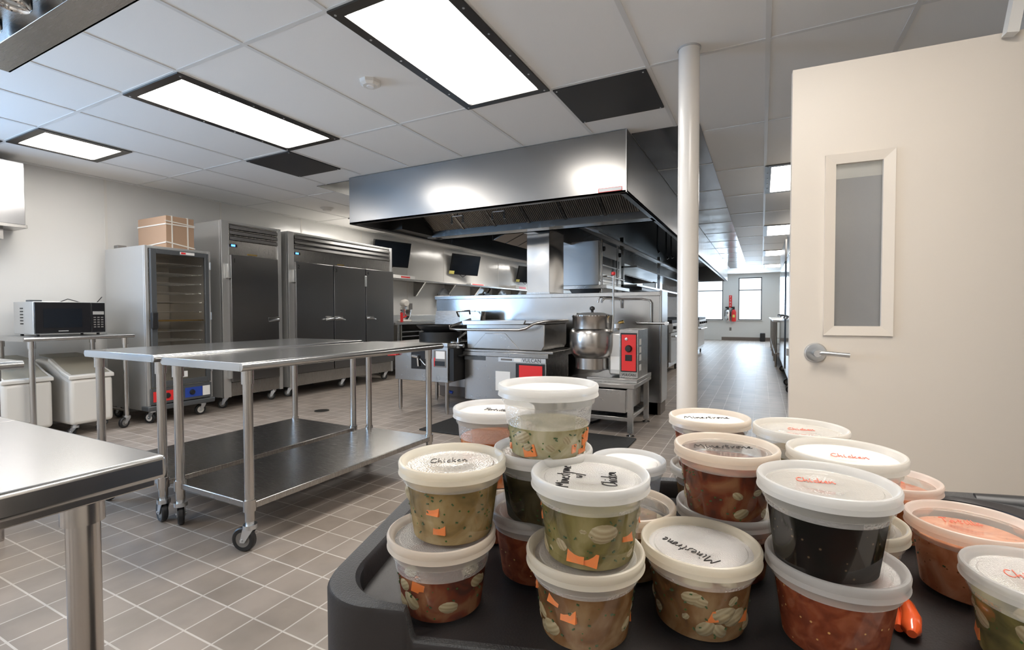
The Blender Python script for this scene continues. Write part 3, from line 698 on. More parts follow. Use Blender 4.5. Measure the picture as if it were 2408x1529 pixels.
# front filter bank
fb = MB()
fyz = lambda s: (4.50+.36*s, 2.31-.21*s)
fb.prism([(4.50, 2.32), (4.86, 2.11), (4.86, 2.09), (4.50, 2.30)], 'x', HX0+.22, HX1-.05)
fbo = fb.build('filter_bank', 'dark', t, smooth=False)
nf = 6; fwid = (HX1-.07-(HX0+.25))/nf
for i in range(nf):
    a = HX0+.25+i*fwid; mb = MB(); nb = 18
    for k in range(nb):
        x = a+.03+(fwid-.06)*k/(nb-1)
        mb.prism([(4.50, 2.292), (4.85, 2.087), (4.85, 2.072), (4.50, 2.277)], 'x', x-.007, x+.007)
    mb.build('baffle_filter', 'filter', fbo, smooth=False)
    MB().prism([(4.50, 2.292), (4.86, 2.083), (4.86, 2.063), (4.50, 2.272)], 'x', a-.014, a+.014).build('filter_rail', 'steel', fbo, smooth=False)
MB().box(HX0+.22, HX1-.03, 4.86, 5.07, HZ, 2.10).box(HX0+.22, HX1-.03, 5.02, 5.07, 2.0, ZC-.05).build('grease_trough', 'steel', t, bevel=.003)
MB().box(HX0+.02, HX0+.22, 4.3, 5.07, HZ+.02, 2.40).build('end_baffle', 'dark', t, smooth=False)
# filter slopes over the long cooking line
for sgn, xa, xb, mt in ((1, -2.35, -1.70, 'filter'), (-1, -2.45, -3.10, 'filter')):
    mb = MB()
    for k in range(30):
        y = 5.5+k*.34
        mb.prism([(xa, 2.30), (xb, 2.03), (xb, 2.015), (xa, 2.285)], 'y', y, y+.31)
    mb.build('slope_filters', mt, t, smooth=False)
MB().box(-2.47, -2.33, 5.08, HY1-.3, 2.0, ZC-.06).build('spine', 'steel', t, smooth=False)
for xx in (-2.90, -2.40):
    mb = MB()
    for dx in (-.07, .07):
        mb.tube([(xx+dx, 4.35, 2.11), (xx+dx, 4.35, 2.08), (xx+dx, 4.35, 2.03)], [.008, .008, .014], 8)
    mb.cyl((xx-.07, 4.35, 2.11), (xx+.07, 4.35, 2.11), .006, 8).cyl((xx, 4.35, 2.11), (xx, 4.35, 2.40), .006, 8)
    mb.build('spray_nozzle', 'zinc', t)
lb = MB().box(-1.155, -.965, HY0-.003, HY0, 2.018, 2.050).build('warning_label', 'red', t, smooth=False)
MB().box(-1.150, -.970, HY0-.004, HY0-.003, 2.022, 2.046).build('label_field', 'paper', lb, smooth=False)
for xx in (-3.62, -3.0): MB().cyl((xx, 5.3, 1.98), (xx, 5.3, 2.2), .012, 8).build('conduit', 'black', t)
MB().box(-3.72, -3.52, 4.9, 5.0, 2.0, 2.07).build('lamp_fitting', 'greyw', t, bevel=.01)

# stainless ceiling closure panels left and right of the hood
def closure(label, x0, x1, y0, y1, n):
    t = thing('ceiling_closure', label, 'ceiling panel', (0, 0, ZC-.006))
    L = (y1-y0)/n
    for k in range(n):
        MB().box(x0+.004, x1-.004, y0+k*L+.006, y0+(k+1)*L-.006, 0, .005).build('panel', 'closure', t, smooth=False)
        MB().box(x0, x1, y0+(k+1)*L-.008, y0+(k+1)*L+.008, -.004, .004).build('joint_strip', 'alum', t, smooth=False)
closure('row of stainless ceiling panels beside the hood, along the hall', HX1, -.42, 3.85, 17.2, 12)
closure('stainless ceiling panels on the far side of the hood, by the white wall', -4.40, HX0, 3.80, 16, 10)

# ------------------------------------------------------------------ cooking line
LY = 5.15
t = thing('low_wall', 'waist-high stainless-clad partition behind the steam kettle', 'partition', (0, LY, 0))
MB().box(-3.76, -.94, 0, .30, .13, 1.255).build('cladding', steel('splash_steel', (.40, .39, .38), .22, (60, 1, 1), .05, .55), t, smooth=False)
MB().box(-3.78, -.93, -.02, .32, 1.245, 1.29).build('cap', 'steel', t, bevel=.004)
MB().box(-3.74, -.96, .02, .28, 0, .13).build('curb', 'tile_base', t, smooth=False)
MB().box(-.94, -.915, -.01, .33, .13, 1.30).build('end_panel', 'steelz', t, bevel=.006)
MB().box(-1.1, -.93, .02, .30, 0, .13).build('end_curb', 'tile_base', t, smooth=False)
t = thing('steel_post', 'square stainless duct post between the low partition and the hood', 'post', (-2.455, LY-.01, 1.29))
MB().box(0, .285, 0, .45, 0, .74).build('chase', steel('post_steel', (.50, .48, .46), .16, (1, 1, 40), .05, .8), t, bevel=.003)
MB().box(-.003, .288, -.003, .453, .0, .02).build('foot_trim', 'steel', t)

# wok range
t = thing('wok_range', 'stainless wok range on legs with a black wok and high backsplash', 'range', (-3.62, 4.17, 0))
MB().box(0, .71, 0, .82, .34, .72).build('body', 'steel', t, bevel=.004)
MB().box(-.02, .73, -.03, .84, .72, .76).build('top_deck', 'steel', t, bevel=.004)
MB().prism([(.74, .76), (.80, .76), (.82, 1.10), (.80, 1.10)], 'x', -.02, .55).build('backsplash', 'steel', t)
MB().box(.40, .70, .70, .80, .76, 1.09).build('side_backsplash', 'steel', t)
MB().lathe([(.0, .80), (.12, .82), (.24, .90), (.27, .93), (.265, .94), (.23, .905), (.11, .835), (0, .815)], n=40).build('wok_well', 'castiron', t, loc=(.36, .36, 0))
MB().lathe([(.24, .76), (.24, .86), (.215, .86), (.215, .76)], n=36).build('burner_ring', 'castiron', t, loc=(.36, .36, 0))
vp = MB().box(.23, .50, -.003, .0, .47, .67).build('valve_opening', 'blackp', t, smooth=False)
MB().tube([(.26, -.015, .61), (.34, -.02, .60)], .018, 12).tube([(.33, -.02, .60), (.34, -.02, .50)], .012, 10).tube([(.36, -.015, .58), (.42, -.02, .53), (.46, -.01, .50)], .008, 8).build('gas_valve', 'chrome', vp)
lb = MB().box(.53, .69, -.003, 0, .50, .68).build('warning_label', 'greyw', t, smooth=False)
MB().box(.545, .675, -.0045, -.003, .515, .565).build('black_text_block', 'black', lb, smooth=False)
MB().box(.535, .55, -.0045, -.003, .51, .60).build('red_flash', 'red', lb, smooth=False)
MB().box(.56, .675, -.0045, -.003, .59, .67).build('white_field', 'paper', lb, smooth=False)
MB().tube([(.05, -.005, .62), (.05, -.05, .62)], .010, 10).tube([(.05, -.04, .62), (-.06, -.045, .612)], [.012, .010], 10).build('red_lever', 'red', t)
MB().box(.71, .77, .02, .80, .36, .70).build('side_shield', 'castiron', t)
MB().tube([(.33, .78, 1.03), (.33, .74, 1.09), (.60, .60, 1.10), (.62, .58, 1.06)], .010, 10).build('swing_spout', 'chrome', t)
MB().tube([(.72, .70, .80), (.72, .65, .95), (.78, .58, 1.05), (.84, .52, 1.07), (.85, .50, 1.04)], .012, 10).build('gooseneck_faucet', 'tube', t)
for px, py in ((.04, .04), (.67, .04), (.04, .72), (.67, .72)):
    MB().cyl((px, py, .02), (px, py, .34), .022, 16).cyl((px, py, 0), (px, py, .05), .015, 16).build('leg', 'tube', t)
MB().tube([(.48, .30, .34), (.48, .30, .20), (.55, .32, .18)], .018, 10).build('gas_pipe', 'blue', t)

# tilting skillet
t = thing('tilting_skillet', 'large stainless tilting skillet with red control panel and lift bar', 'tilting skillet', (-2.83, 4.37, 0))
W2 = 1.16
MB().box(0, .95, 0, .62, .15, .62).build('base_cabinet', 'steel', t, bevel=.004)
MB().box(-.01, .98, -.02, .64, .62, .665).build('base_cap', 'steel', t, bevel=.004)
MB().prism([(.03, .69), (.90, .69), (.935, .74), (.935, .96), (.02, .96)], 'y', .0, .60).build('pan', 'steelz', t, bevel=.01)
MB().prism([(.10, .70), (.66, .70), (.50, .86), (.26, .86)], 'y', -.006, .01).build('pan_brace', 'steel', t, bevel=.004)
MB().box(.01, 1.03, -.02, .64, .665, .69).build('pan_flange', 'steel', t, bevel=.004)
ld = MB().prism([(.0, .945), (.72, .955), (.74, 1.0), (.0, .99)], 'y', -.035, -.01).box(-.02, .955, -.02, .62, .962, .992).build('lid', 'steeltop', t, bevel=.004)
MB().tube([(-.10, .28, 1.0), (-.12, -.10, .93), (-.09, -.13, .905), (.0, -.14, .90), (.72, -.14, .905), (.79, -.13, .92), (.87, -.12, .965), (.95, -.08, .985), (.985, .02, .99), (.985, .50, .99)], .013, 14).build('lift_bar', 'tube', t)
cp = MB().box(.62, .93, -.012, 0, .30, .56).build('control_surround', 'black', t, smooth=False)
MB().box(.66, .915, -.018, -.012, .25, .545).build('red_control_panel', 'red', cp, smooth=False)
MB().lathe([(0, .03), (.022, .03), (.030, .0)], n=16).build('dial', 'black', cp, loc=(.78, -.018, .37), rot=(R(90), 0, 0))
MB().lathe([(0, .02), (.016, .02), (.02, .0)], n=16).build('dial', 'black', cp, loc=(.85, -.018, .40), rot=(R(90), 0, 0))
nb = MB().box(.42, .95, -.014, 0, .572, .618).build('name_band', 'alum', t, smooth=False)
text('VULCAN', .052, 'black', nb, (.80, -.0155, .594), FY, 'maker_name')
MB().box(.60, .68, -.0155, -.014, .58, .61).build('white_tag', 'paper', nb, smooth=False)
MB().box(.45, .58, -.0155, -.014, .585, .605).build('grey_tag', 'greyw', nb, smooth=False)
MB().box(.38, .55, -.003, 0, .27, .47).build('paper_notice', 'paper', t, smooth=False)
MB().box(.0, .26, -.004, 0, .575, .615).build('black_band', 'greyp', t, smooth=False)
MB().cyl((-.05, -.05, .665), (-.05, -.05, .72), .028, 14).cyl((-.10, -.05, .725), (.02, -.05, .725), .022, 14).tube([(-.05, -.05, .75), (-.05, -.05, .80), (-.04, .10, .86)], .012, 10).lathe([(0, .05), (.04, .03), (.045, 0), (.04, -.03), (0, -.05)], (-.10, -.06, .735), 14).build('drain_valve', 'zinc', t)
MB().box(-.10, .02, -.10, .10, .615, .63).build('valve_bracket', 'black', t)
for px in (.08, .87):
    for py in (.06, .55): MB().cyl((px, py, 0), (px, py, .15), .024, 14).build('leg', 'tube', t)

# steam kettle on stand
t = thing('kettle_stand', 'low stainless stand with drawer under the steam kettle', 'stand', (-1.70, 4.14, 0))
MB().box(.10, .74, 0, .70, .415, .45).build('deck', 'steel', t, bevel=.003)
MB().box(.28, .74, .10, .70, .45, .485).build('raised_deck', 'steel', t, bevel=.003)
MB().box(.0, .30, .0, .60, .42, .44).build('side_shelf', 'steel', t, bevel=.003)
MB().box(.12, .66, .01, .60, .20, .40).build('drawer', 'steel', t, bevel=.003)
MB().box(.04, .70, .0, .65, .13, .165).build('lower_rail', 'steel', t, bevel=.003)
for px in (.05, .70):
    for py in (.02, .66): MB().box(px-.022, px+.022, py-.022, py+.022, .03, .415).cyl((px, py, .008), (px, py, .04), .014, 12).cyl((px, py, 0), (px, py, .008), .035, 16).build('leg', 'steel', t)
ke = thing('steam_kettle', 'round stainless steam kettle with lid, tilting arm and tall red panel', 'kettle', (-1.42, 4.40, .45))
prof = [(0, .10), (.155, .10), (.155, .20), (.165, .205), (.20, .25), (.212, .32), (.212, .43), (.20, .46), (.185, .475), (.185, .575), (.195, .59), (.195, .60), (0, .60)]
MB().lathe(prof, n=48).build('bowl', 'tube', ke)
MB().lathe([(0, .625), (.10, .622), (.175, .60), (.195, .59), (.195, .60)], n=40).build('lid', 'alum', ke)
MB().lathe([(0, .685), (.022, .675), (.026, .655), (.012, .64), (.012, .62), (0, .62)], n=20).build('lid_knob', 'black', ke)
MB().box(-.20, -.12, -.10, -.02, .595, .62).build('pour_lip', 'steel', ke)
MB().box(.17, .33, -.04, .30, .05, .44).build('arm_housing', 'alum', ke, bevel=.02)
MB().box(.19, .29, -.043, -.04, .10, .22).build('notice_plate', 'paper', ke, smooth=False)
cb = MB().box(.28, .45, -.08, .32, .035, .47).build('control_box', 'steel', ke, bevel=.004)
rp = MB().box(.292, .438, -.084, -.08, .09, .44).build('panel_surround', 'black', cb, smooth=False)
MB().box(.302, .430, -.088, -.084, .10, .425).build('red_panel', 'red', cb, smooth=False)
MB().lathe([(0, .03), (.025, .028), (.033, 0)], n=20).build('dial', 'black', cb, loc=(.365, -.088, .30), rot=(R(90), 0, 0))
MB().box(.335, .395, -.094, -.088, .19, .245).build('power_switch', 'black', cb, bevel=.003)
MB().lathe([(0, .01), (.013, .006), (.014, 0)], n=14).build('indicator', 'alum', cb, loc=(.345, -.088, .385), rot=(R(90), 0, 0))
text('VULCAN', .032, 'black', cb, (.365, -.0815, .062), FY, 'maker_name')
for z in (.10, .19, .26, .33): MB().box(.45, .452, -.05, .03, z, z+.055).build('side_label', 'paper', cb, smooth=False)
MB().tube([(.20, -.03, .45), (.21, -.03, .60), (.21, -.03, .96)], .008, 10).build('tilt_lever', 'alum', ke)
MB().lathe([(0, -.02), (.018, -.012), (.02, 0), (.018, .012), (0, .02)], (.21, -.03, .98), 14).build('lever_ball', 'red', ke)
MB().tube([(.24, 0, .47), (.26, 0, .53), (.30, 0, .54)], .016, 10).build('safety_valve', 'brass', ke)
MB().lathe([(0, -.03), (.035, -.02), (.035, .02), (0, .03)], (.24, -.02, .50), 18).build('pressure_gauge', 'alum', ke)
t = thing('kettle_faucet', 'chrome wall faucet with swing spout behind the kettle panel', 'faucet', (-1.02, 5.12, .93))
MB().cyl((-.15, 0, .03), (.15, 0, .03), .014, 12).cyl((-.16, 0, .03), (-.16, -.04, .03), .02, 12).cyl((.16, 0, .03), (.16, -.04, .03), .02, 12).build('valve_body', 'chrome', t)
MB().tube([(0, 0, .03), (0, 0, .24), (-.02, 0, .27), (-.10, -.01, .285), (-.46, -.12, .29), (-.48, -.13, .27)], .010, 12).build('spout', 'chrome', t)
t = thing('pot_filler', 'chrome pot filler spout on the partition above the kettle lid', 'faucet', (-1.33, 5.13, 1.12))
MB().tube([(0, 0, 0), (0, -.02, .08), (-.03, -.02, .105), (-.22, -.05, .12), (-.24, -.05, .10), (-.245, -.05, .06)], .010, 10).build('spout', 'chrome', t)

# salamander on shelf
t = thing('salamander_broiler', 'stainless salamander broiler on a wall-high shelf facing the hall', 'broiler', (-1.944, 6.30, 1.44))
MB().box(-.52, 0, 0, 1.15, 0, .60).build('body', 'alum', t, bevel=.006)
fr = MB().box(0, .01, .03, 1.12, .05, .57).build('front', 'alum', t, bevel=.003)
for z in (.16, .29): MB().box(.01, .013, .15, 1.0, z, z+.11).build('slot', 'blackp', fr, smooth=False)
MB().tube([(.02, .10, .12), (.08, .10, .12), (.08, 1.05, .12), (.02, 1.05, .12)], .012, 10).build('rack_handle', 'tube', t)
for y_ in (.15, 1.0): MB().lathe([(0, .04), (.03, .035), (.035, 0)], n=16).build('dial', 'black', t, loc=(.01, y_, .50), rot=(0, R(90), 0))
MB().box(-.55, .12, -.05, 1.2, -.05, 0).build('shelf_plate', 'steel', t, bevel=.003)
MB().prism([(-.35, -.15), (-.05, -.15), (.02, -.05), (-.42, -.05)], 'y', .0, .06).build('support', 'blackp', t)
for y_, x_ in ((-.03, .05), (.75, .05)): MB().cyl((x_, y_, -.14), (x_, y_, .6), .014, 10).build('suspension_rod', 'tube', t)
# hanging ladles
for i, (x, y, L) in enumerate(((-1.35, 7.2, .42), (-1.33, 7.8, .45), (-1.32, 8.2, .40), (-1.25, 9.2, .35))):
    lab = ['first of the hanging black ladles under the hood, nearest the broiler', 'second hanging black ladle under the hood', 'third hanging black ladle under the hood', 'separate hanging black ladle farther along the hood'][i]
    z1 = 2.40
    tag(MB().cyl((x, y, z1-L), (x, y, z1), .010, 8).tube([(x, y, z1-L), (x+.03, y, z1-L-.05)], [.01, .02], 8).build('ladle', 'black'), lab, 'ladle')

# ranges along the hall
def hall_range(label, y, wd, tall=False):
    t = thing('range', label, 'range', (-1.38, y, 0))
    MB().box(-.80, 0, 0, wd, .14, .88).build('body', 'steel', t, bevel=.004)
    MB().box(-.82, .05, 0, wd, .88, .94).build('cooktop', 'castiron', t, bevel=.004)
    cp = MB().box(0, .06, .0, wd, .74, .88).build('control_rail', 'alum', t, bevel=.004)
    for k in range(4): MB().cyl((.06, .1+k*(wd-.2)/3, .81), (.10, .1+k*(wd-.2)/3, .81), .028, 12).build('knob', 'black', cp)
    dr = MB().box(0, .03, .04, wd-.04, .22, .72).build('oven_door', 'alum', t, bevel=.004)
    MB().tube([(.03, .08, .66), (.09, .08, .66), (.09, wd-.08, .66), (.03, wd-.08, .66)], .014, 10).build('door_handle', 'chrome', dr)
    for px in (-.7, -.06):
        for py in (.07, wd-.07): caster(t, (px, py, 0), R(90), H=.14, r=.05)
    if tall: MB().box(-.80, -.74, 0, wd, .94, 1.5).box(-.80, -.45, 0, wd, 1.45, 1.5).build('high_shelf', 'dark', t)
    return t
hall_range('stainless range with chrome oven handle just left of the column', 5.75, .92)
hall_range('second stainless range along the hall, behind the column', 6.75, .92)
hall_range('third stainless range along the hall', 8.4, 1.2, True)
hall_range('fourth stainless range along the hall, just right of the column', 10.2, 1.2)
hall_range('last stainless range along the hall, nearest the windows', 12.3, 1.5)
t = thing('pass_shelf', 'tall stainless pass unit at the far end of the cooking line', 'shelf unit', (-2.4, 15.2, 0))
MB().box(-.3, .3, 0, .5, 0, 2.0).build('post_block', 'steel', t)
t = thing('pass_shelf', 'double stainless overshelf running above the ranges under the hood', 'shelf unit', (-2.05, 7.9, 1.50))
MB().box(-.25, .25, 0, 6.5, 0, .03).build('lower_shelf', 'hood', t); MB().box(-.25, .25, 0, 6.5, .30, .33).build('upper_shelf', 'hood', t)
for y_ in (0.0, 3.2, 6.4): MB().box(-.03, .03, y_, y_+.06, 0, .80).build('upright', 'steel', t)

# tall units and tables right side of the hall
def tall(label, y, n):
    t = thing('reach_in_refrigerator', label, 'refrigerator', (.29, y, 0))
    MB().box(.04, .78, 0, n*.68, .13, 2.12).build('cabinet', 'hood', t, bevel=.004)
    for k in range(n):
        d = MB().box(0, .045, k*.68+.01, (k+1)*.68-.01, .25, 1.78).build('door', steel('polished_door', (.46, .48, .52), .12, (60, 60, 1), .04), t, bevel=.004)
        MB().tube([(-.01, k*.68+.06, 1.02), (-.04, k*.68+.08, 1.02), (-.04, k*.68+.22, 1.0)], .014, 10).build('handle', 'zinc', d)
    MB().box(0, .045, 0, n*.68, 1.80, 2.12).build('header_panel', 'hood', t, bevel=.004)
    for px in (.08, .7):
        for py in (.08, n*.68-.08): caster(t, (px, py, 0), 0, H=.13, r=.05)
    return t
tall('polished refrigerator with dark seam right beside the open door edge', 4.6, 1)
tall('long polished refrigerator lining the right side of the hall', 5.35, 3)
tall('farthest polished refrigerator on the right side of the hall', 8.0, 3)
for k, (y, l) in enumerate(((10.6, 'nearer stainless prep table on the right side of the hall'), (13.6, 'farther stainless prep table on the right, toward the windows'))):
    t = thing('hall_table', l, 'work table', (.20, y, 0))
    MB().box(0, .75, 0, 2.8, .87, .91).build('tabletop', 'steeltop', t, bevel=.006)
    MB().box(.03, .72, .05, 2.75, .25, .28).build('undershelf', 'steel', t)
    for px in (.05, .70):
        for py in (.08, 1.4, 2.7): MB().cyl((px, py, 0), (px, py, .87), .02, 12).build('leg', 'tube', t)
t = thing('hand_sink', 'white wall unit above the far prep table, beside the right window', 'sink', (.55, 17.5, .91))
tag(t, kind=None); MB().lathe([(.06, 0), (.07, .25), (.04, .34), (0, .36)], n=18).build('dispenser', 'white', t)
t['category'] = 'dispenser'; t['label'] = 'white dispenser standing near the far end table by the right window'; t.name = 'soap_dispenser'
t.location = (.55, 16.2, .91)
tag(MB().box(-.05, .12, 19.45, 19.75, 0, .30).build('trash_bin', 'black', bevel=.02), 'small black bin on the floor under the right window', 'bin')
# fire extinguishers and sign on the far wall
def ext(label, x, m):
    t = thing('fire_extinguisher', label, 'fire extinguisher', (x, YF-.10, .70))
    MB().lathe([(0, 0), (.075, .01), (.08, .04), (.08, .36), (.05, .44), (.02, .46), (0, .46)], n=24).build('cylinder', m, t)
    MB().box(-.03, .03, -.03, .03, .46, .52).box(-.09, .03, -.015, .015, .50, .56).build('valve_head', 'black', t)
    MB().tube([(-.03, -.02, .48), (-.10, -.03, .42), (-.11, -.03, .20)], .012, 8).build('hose', 'black', t)
    if m == 'red': MB().box(-.04, .04, -.083, -.078, .16, .26).build('label', 'yellow', t, smooth=False)
ext('silver fire extinguisher on the far wall between the windows', -1.13, 'chrome')
ext('red fire extinguisher on the far wall between the windows', -.93, 'red')
sg = thing('fire_sign', 'red vertical sign on the far wall above the extinguishers', 'sign', (-1.05, YF-.012, 1.23))
MB().box(-.05, .05, 0, .010, 0, .46).build('sign_board', 'red', sg, smooth=False)
for k, ch in enumerate('FIRE'): text(ch, .10, 'paper', sg, (0, -.003, .40-k*.105), FY, 'sign_letter')
tag(MB().box(-1.08, -1.01, YF-.008, YF, .36, .48).build('wall_outlet', 'greyw'), 'grey outlet on the far wall below the extinguishers', 'outlet')
# floor drain and mat
t = thing('floor_drain', 'round brass-grey floor drain in the tiles before the fridges', 'drain', (-4.30, 3.75, 0))
MB().lathe([(.0, .004), (.075, .004), (.08, 0)], n=28).build('grate', 'dark', t)
mt_ = tag(MB().box(-2.78, -.93, 3.52, 4.08, .001, .014).build('floor_mat', 'mat', bevel=.004), 'black rubber mat on the floor in front of the cooking line', 'mat')
tag(MB().tube([(-1.55+.13*math.cos(a*.35), 4.62+.22*math.sin(a*.35), .012) for a in range(34)], .011, 8).build('hose', 'black'), 'coiled black hose on the floor under the kettle stand', 'hose')

# ------------------------------------------------------------------ utility cart
TH = R(18.0); ZT = .7615
cart = thing('utility_cart', 'dark grey plastic utility cart holding the soup containers', 'utility cart', (-.1189, .4417, 0), TH)
# local axes: t along the cart, n across; origin is the foot of n=.457 line
T0, T1, N0, N1 = -.308, .70, -.023, .410
def arcp(cx, cy, r, a0, n): return [(cx+r*math.cos(R(a0+90*k/(n-1))), cy+r*math.sin(R(a0+90*k/(n-1)))) for k in range(n)]
def resample(P, n):
    d = [0]
    for a, b in zip(P, P[1:]): d.append(d[-1]+math.dist(a, b))
    o = []
    for k in range(n):
        t_ = d[-1]*k/(n-1); i_ = 0
        while i_ < len(d)-2 and d[i_+1] < t_: i_ += 1
        f = (t_-d[i_])/max(d[i_+1]-d[i_], 1e-9); o.append((P[i_][0]+(P[i_+1][0]-P[i_][0])*f, P[i_][1]+(P[i_+1][1]-P[i_][1])*f))
    return o
def rrect(t0, t1, n0, n1, r, nc=8, ns=2):
    P = []
    for cx, cy, a0 in ((t0+r, n0+r, 180), (t1-r, n0+r, 270), (t1-r, n1-r, 0), (t0+r, n1-r, 90)): P += arcp(cx, cy, r, a0, nc)
    return P
def loops():
    """outer and inner rim loops with matching points, so that steps in the rim run straight across it"""
    ro, ri = .065, .072; a0, a1, b0, b1 = T0+.030, T1-.13, N0+.012, N1-.030
    oc = ((T0+ro, N0+ro), (T1-ro, N0+ro), (T1-ro, N1-ro), (T0+ro, N1-ro)); ic = ((a0+ri, b0+ri), (a1-ri, b0+ri), (a1-ri, b1-ri), (a0+ri, b1-ri))
    O, I = [], []
    for k in range(4):
        ang = (180, 270, 0, 90)[k]; ia = arcp(*ic[k], ri, ang, 18); oa = arcp(*oc[k], ro, ang, 18)
        s_, e_ = ia[0], ia[-1]
        st = ((T0, s_[1]), (s_[0], N0), (T1, s_[1]), (s_[0], N1))[k]; en = ((e_[0], N0), (T1, e_[1]), (e_[0], N1), (T0, e_[1]))[k]
        O += resample([st]+oa+[en], 20); I += resample(ia, 20)
        nk = (k+1) % 4; ia2 = arcp(*ic[nk], ri, (180, 270, 0, 90)[nk], 2)[0]
        en2 = ((T0, ia2[1]), (ia2[0], N0), (T1, ia2[1]), (ia2[0], N1))[nk]
        m_ = 300 if k == 0 else 24
        for q in range(1, m_):
            f = q/m_; O.append((en[0]+(en2[0]-en[0])*f, en[1]+(en2[1]-en[1])*f)); I.append((e_[0]+(ia2[0]-e_[0])*f, e_[1]+(ia2[1]-e_[1])*f))
    return O, I
out, inn = loops()
def liph(p):
    t_, n_ = p
    if n_ < N0+.03 and T0+.106 < t_ < T1-.25:
        e = min((t_-(T0+.106))/.010, ((T1-.25)-t_)/.010, 1); e = e*e*(3-2*e); return (1-e)*.031+e*.001
    return .031
mb = MB(); n = len(out)
rows = []
rows.append([(p[0]*1+.004*0, p[1], ZT-.16) for p in out])
rows.append([(p[0], p[1], ZT+liph(p)-.006) for p in out])
def mixp(a, b, f): return (a[0]+(b[0]-a[0])*f, a[1]+(b[1]-a[1])*f)
rows.append([(*mixp(a, b, .08), ZT+liph(a)-.0015) for a, b in zip(out, inn)])
rows.append([(*mixp(a, b, .22), ZT+liph(a)) for a, b in zip(out, inn)])
rows.append([(*mixp(a, b, .82), ZT+liph(a)) for a, b in zip(out, inn)])
rows.append([(*mixp(a, b, .96), ZT+liph(a)*.85) for a, b in zip(out, inn)])
rows.append([(*mixp(a, b, 1.02), ZT+liph(a)*.15) for a, b in zip(out, inn)])
cen = ((T0+T1)/2-.05, (N0+N1)/2)
rows.append([(*mixp(a, cen, .06), ZT) for a in inn])
vs = [[mb.b.verts.new(p) for p in r_] for r_ in rows]
for i, (a, b) in enumerate(zip(vs, vs[1:])):
    mb.mi = 1 if i in (2, 3) else 0
    for k in range(n): mb._f([a[k], a[(k+1) % n], b[(k+1) % n], b[k]])
mb.mi = 0; mb._f(vs[-1])
mb.build('top_tray', ['tray', 'traylip'], cart)
MB().tube([(T1-.12, .03, ZT+.022), (T1-.06, .06, ZT+.026), (T1-.035, .12, ZT+.028), (T1-.035, .29, ZT+.028), (T1-.06, .35, ZT+.026), (T1-.14, .385, ZT+.020)], [.018, .02, .02, .02, .02, .016], 16).build('handle', 'black', cart)
MB().prism(rrect(T0+.01, T1-.12, N0+.01, N1-.01, .05), 'z', .20, .30).build('lower_shelf', 'tray', cart)
for px in (T0+.06, T1-.18):
    for py in (.05, N1-.06):
        MB().box(px-.03, px+.03, py-.025, py+.025, .29, ZT-.15).build('post', 'tray', cart, bevel=.01)
        caster(cart, (px, py, 0), 0, H=.20, r=.065)

# ------------------------------------------------------------------ soup containers
def stroke_word(word):
    """hand-drawn strokes on a unit grid; returns polylines and the total width"""
    G = {'M': ([[(0, 0), (.12, 1), (.38, .15), (.68, 1.05), (.85, 0)]], 1.0), 'i': ([[(.05, .5), (.1, 0), (.22, .05)], [(.1, .72), (.13, .76)]], .34),
         'n': ([[(0, .5), (.05, 0), (.12, .38), (.3, .5), (.36, 0), (.46, .06)]], .52), 'e': ([[(0, .26), (.32, .34), (.2, .52), (.03, .3), (.12, .02), (.38, .08)]], .46),
         's': ([[(.32, .5), (.08, .42), (.26, .18), (.02, 0)]], .42), 't': ([[(.14, .85), (.1, .05), (.25, .03)], [(0, .55), (.3, .57)]], .48),
         'r': ([[(0, .5), (.05, 0), (.12, .36), (.32, .5)]], .38), 'o': ([[(.2, .5), (.02, .3), (.12, .02), (.33, .2), (.22, .5), (.4, .45)]], .46),
         'w': ([[(0, .5), (.1, .02), (.24, .38), (.36, .02), (.5, .52)]], .6), '/': ([[(0, -.1), (.4, 1)]], .5), 'C': ([[(.55, .85), (.3, 1), (.02, .6), (.1, .1), (.4, 0), (.6, .2)]], .68),
         'h': ([[(.05, 1), (.02, 0), (.12, .4), (.28, .45), (.34, 0)]], .46), 'c': ([[(.32, .42), (.12, .48), (.02, .2), (.14, 0), (.36, .08)]], .44),
         'k': ([[(.05, 1), (.02, 0)], [(.32, .5), (.05, .24), (.36, 0)]], .46), 'T': ([[(-.05, .95), (.6, 1)], [(.28, 1), (.24, 0)]], .6),
         'l': ([[(.12, 1), (.05, .05), (.2, .05)]], .28), 'a': ([[(.32, .45), (.1, .48), (.02, .15), (.16, 0), (.34, .3), (.36, .02), (.46, .06)]], .52),
         'y': ([[(0, .5), (.08, .1), (.3, .2), (.36, .5), (.3, -.2), (.05, -.35)]], .48), 'u': ([[(0, .5), (.04, .05), (.2, 0), (.34, .5), (.36, .03)]], .46), ' ': ([], .35)}
    x = 0; L = []
    for ch in word:
        st, w_ = G[ch]
        for s_ in st: L.append([(x+a, b) for a, b in s_])
        x += w_
    return L, x
def writing(parent, words, mat, ang, size, z, thick=.00048):
    """words: list of (text, across, along) in lid-local metres; ang = baseline direction"""
    mb = MB(); ca, sa = math.cos(ang), math.sin(ang)
    for wd, dx, dy in words:
        L, wt = stroke_word(wd)
        for pl in L:
            # smooth the polyline
            q = []
            for a, b in zip(pl, pl[1:]):
                for k in range(3): q.append((a[0]+(b[0]-a[0])*k/3, a[1]+(b[1]-a[1])*k/3))
            q.append(pl[-1])
            for _ in range(2): q = [q[0]]+[((q[i-1][0]+2*q[i][0]+q[i+1][0])/4, (q[i-1][1]+2*q[i][1]+q[i+1][1])/4) for i in range(1, len(q)-1)]+[q[-1]]
            pts = []
            for (a, b) in q:
                u = (a-wt/2+.12*b)*size+dx; v = (b-.3)*size*1.25+dy
                pts.append((u*ca-v*sa, u*sa+v*ca, z))
            if len(pts) > 1: mb.tube(pts, thick, 5)
    return mb.build('handwriting', mat, parent)
RT = .0545
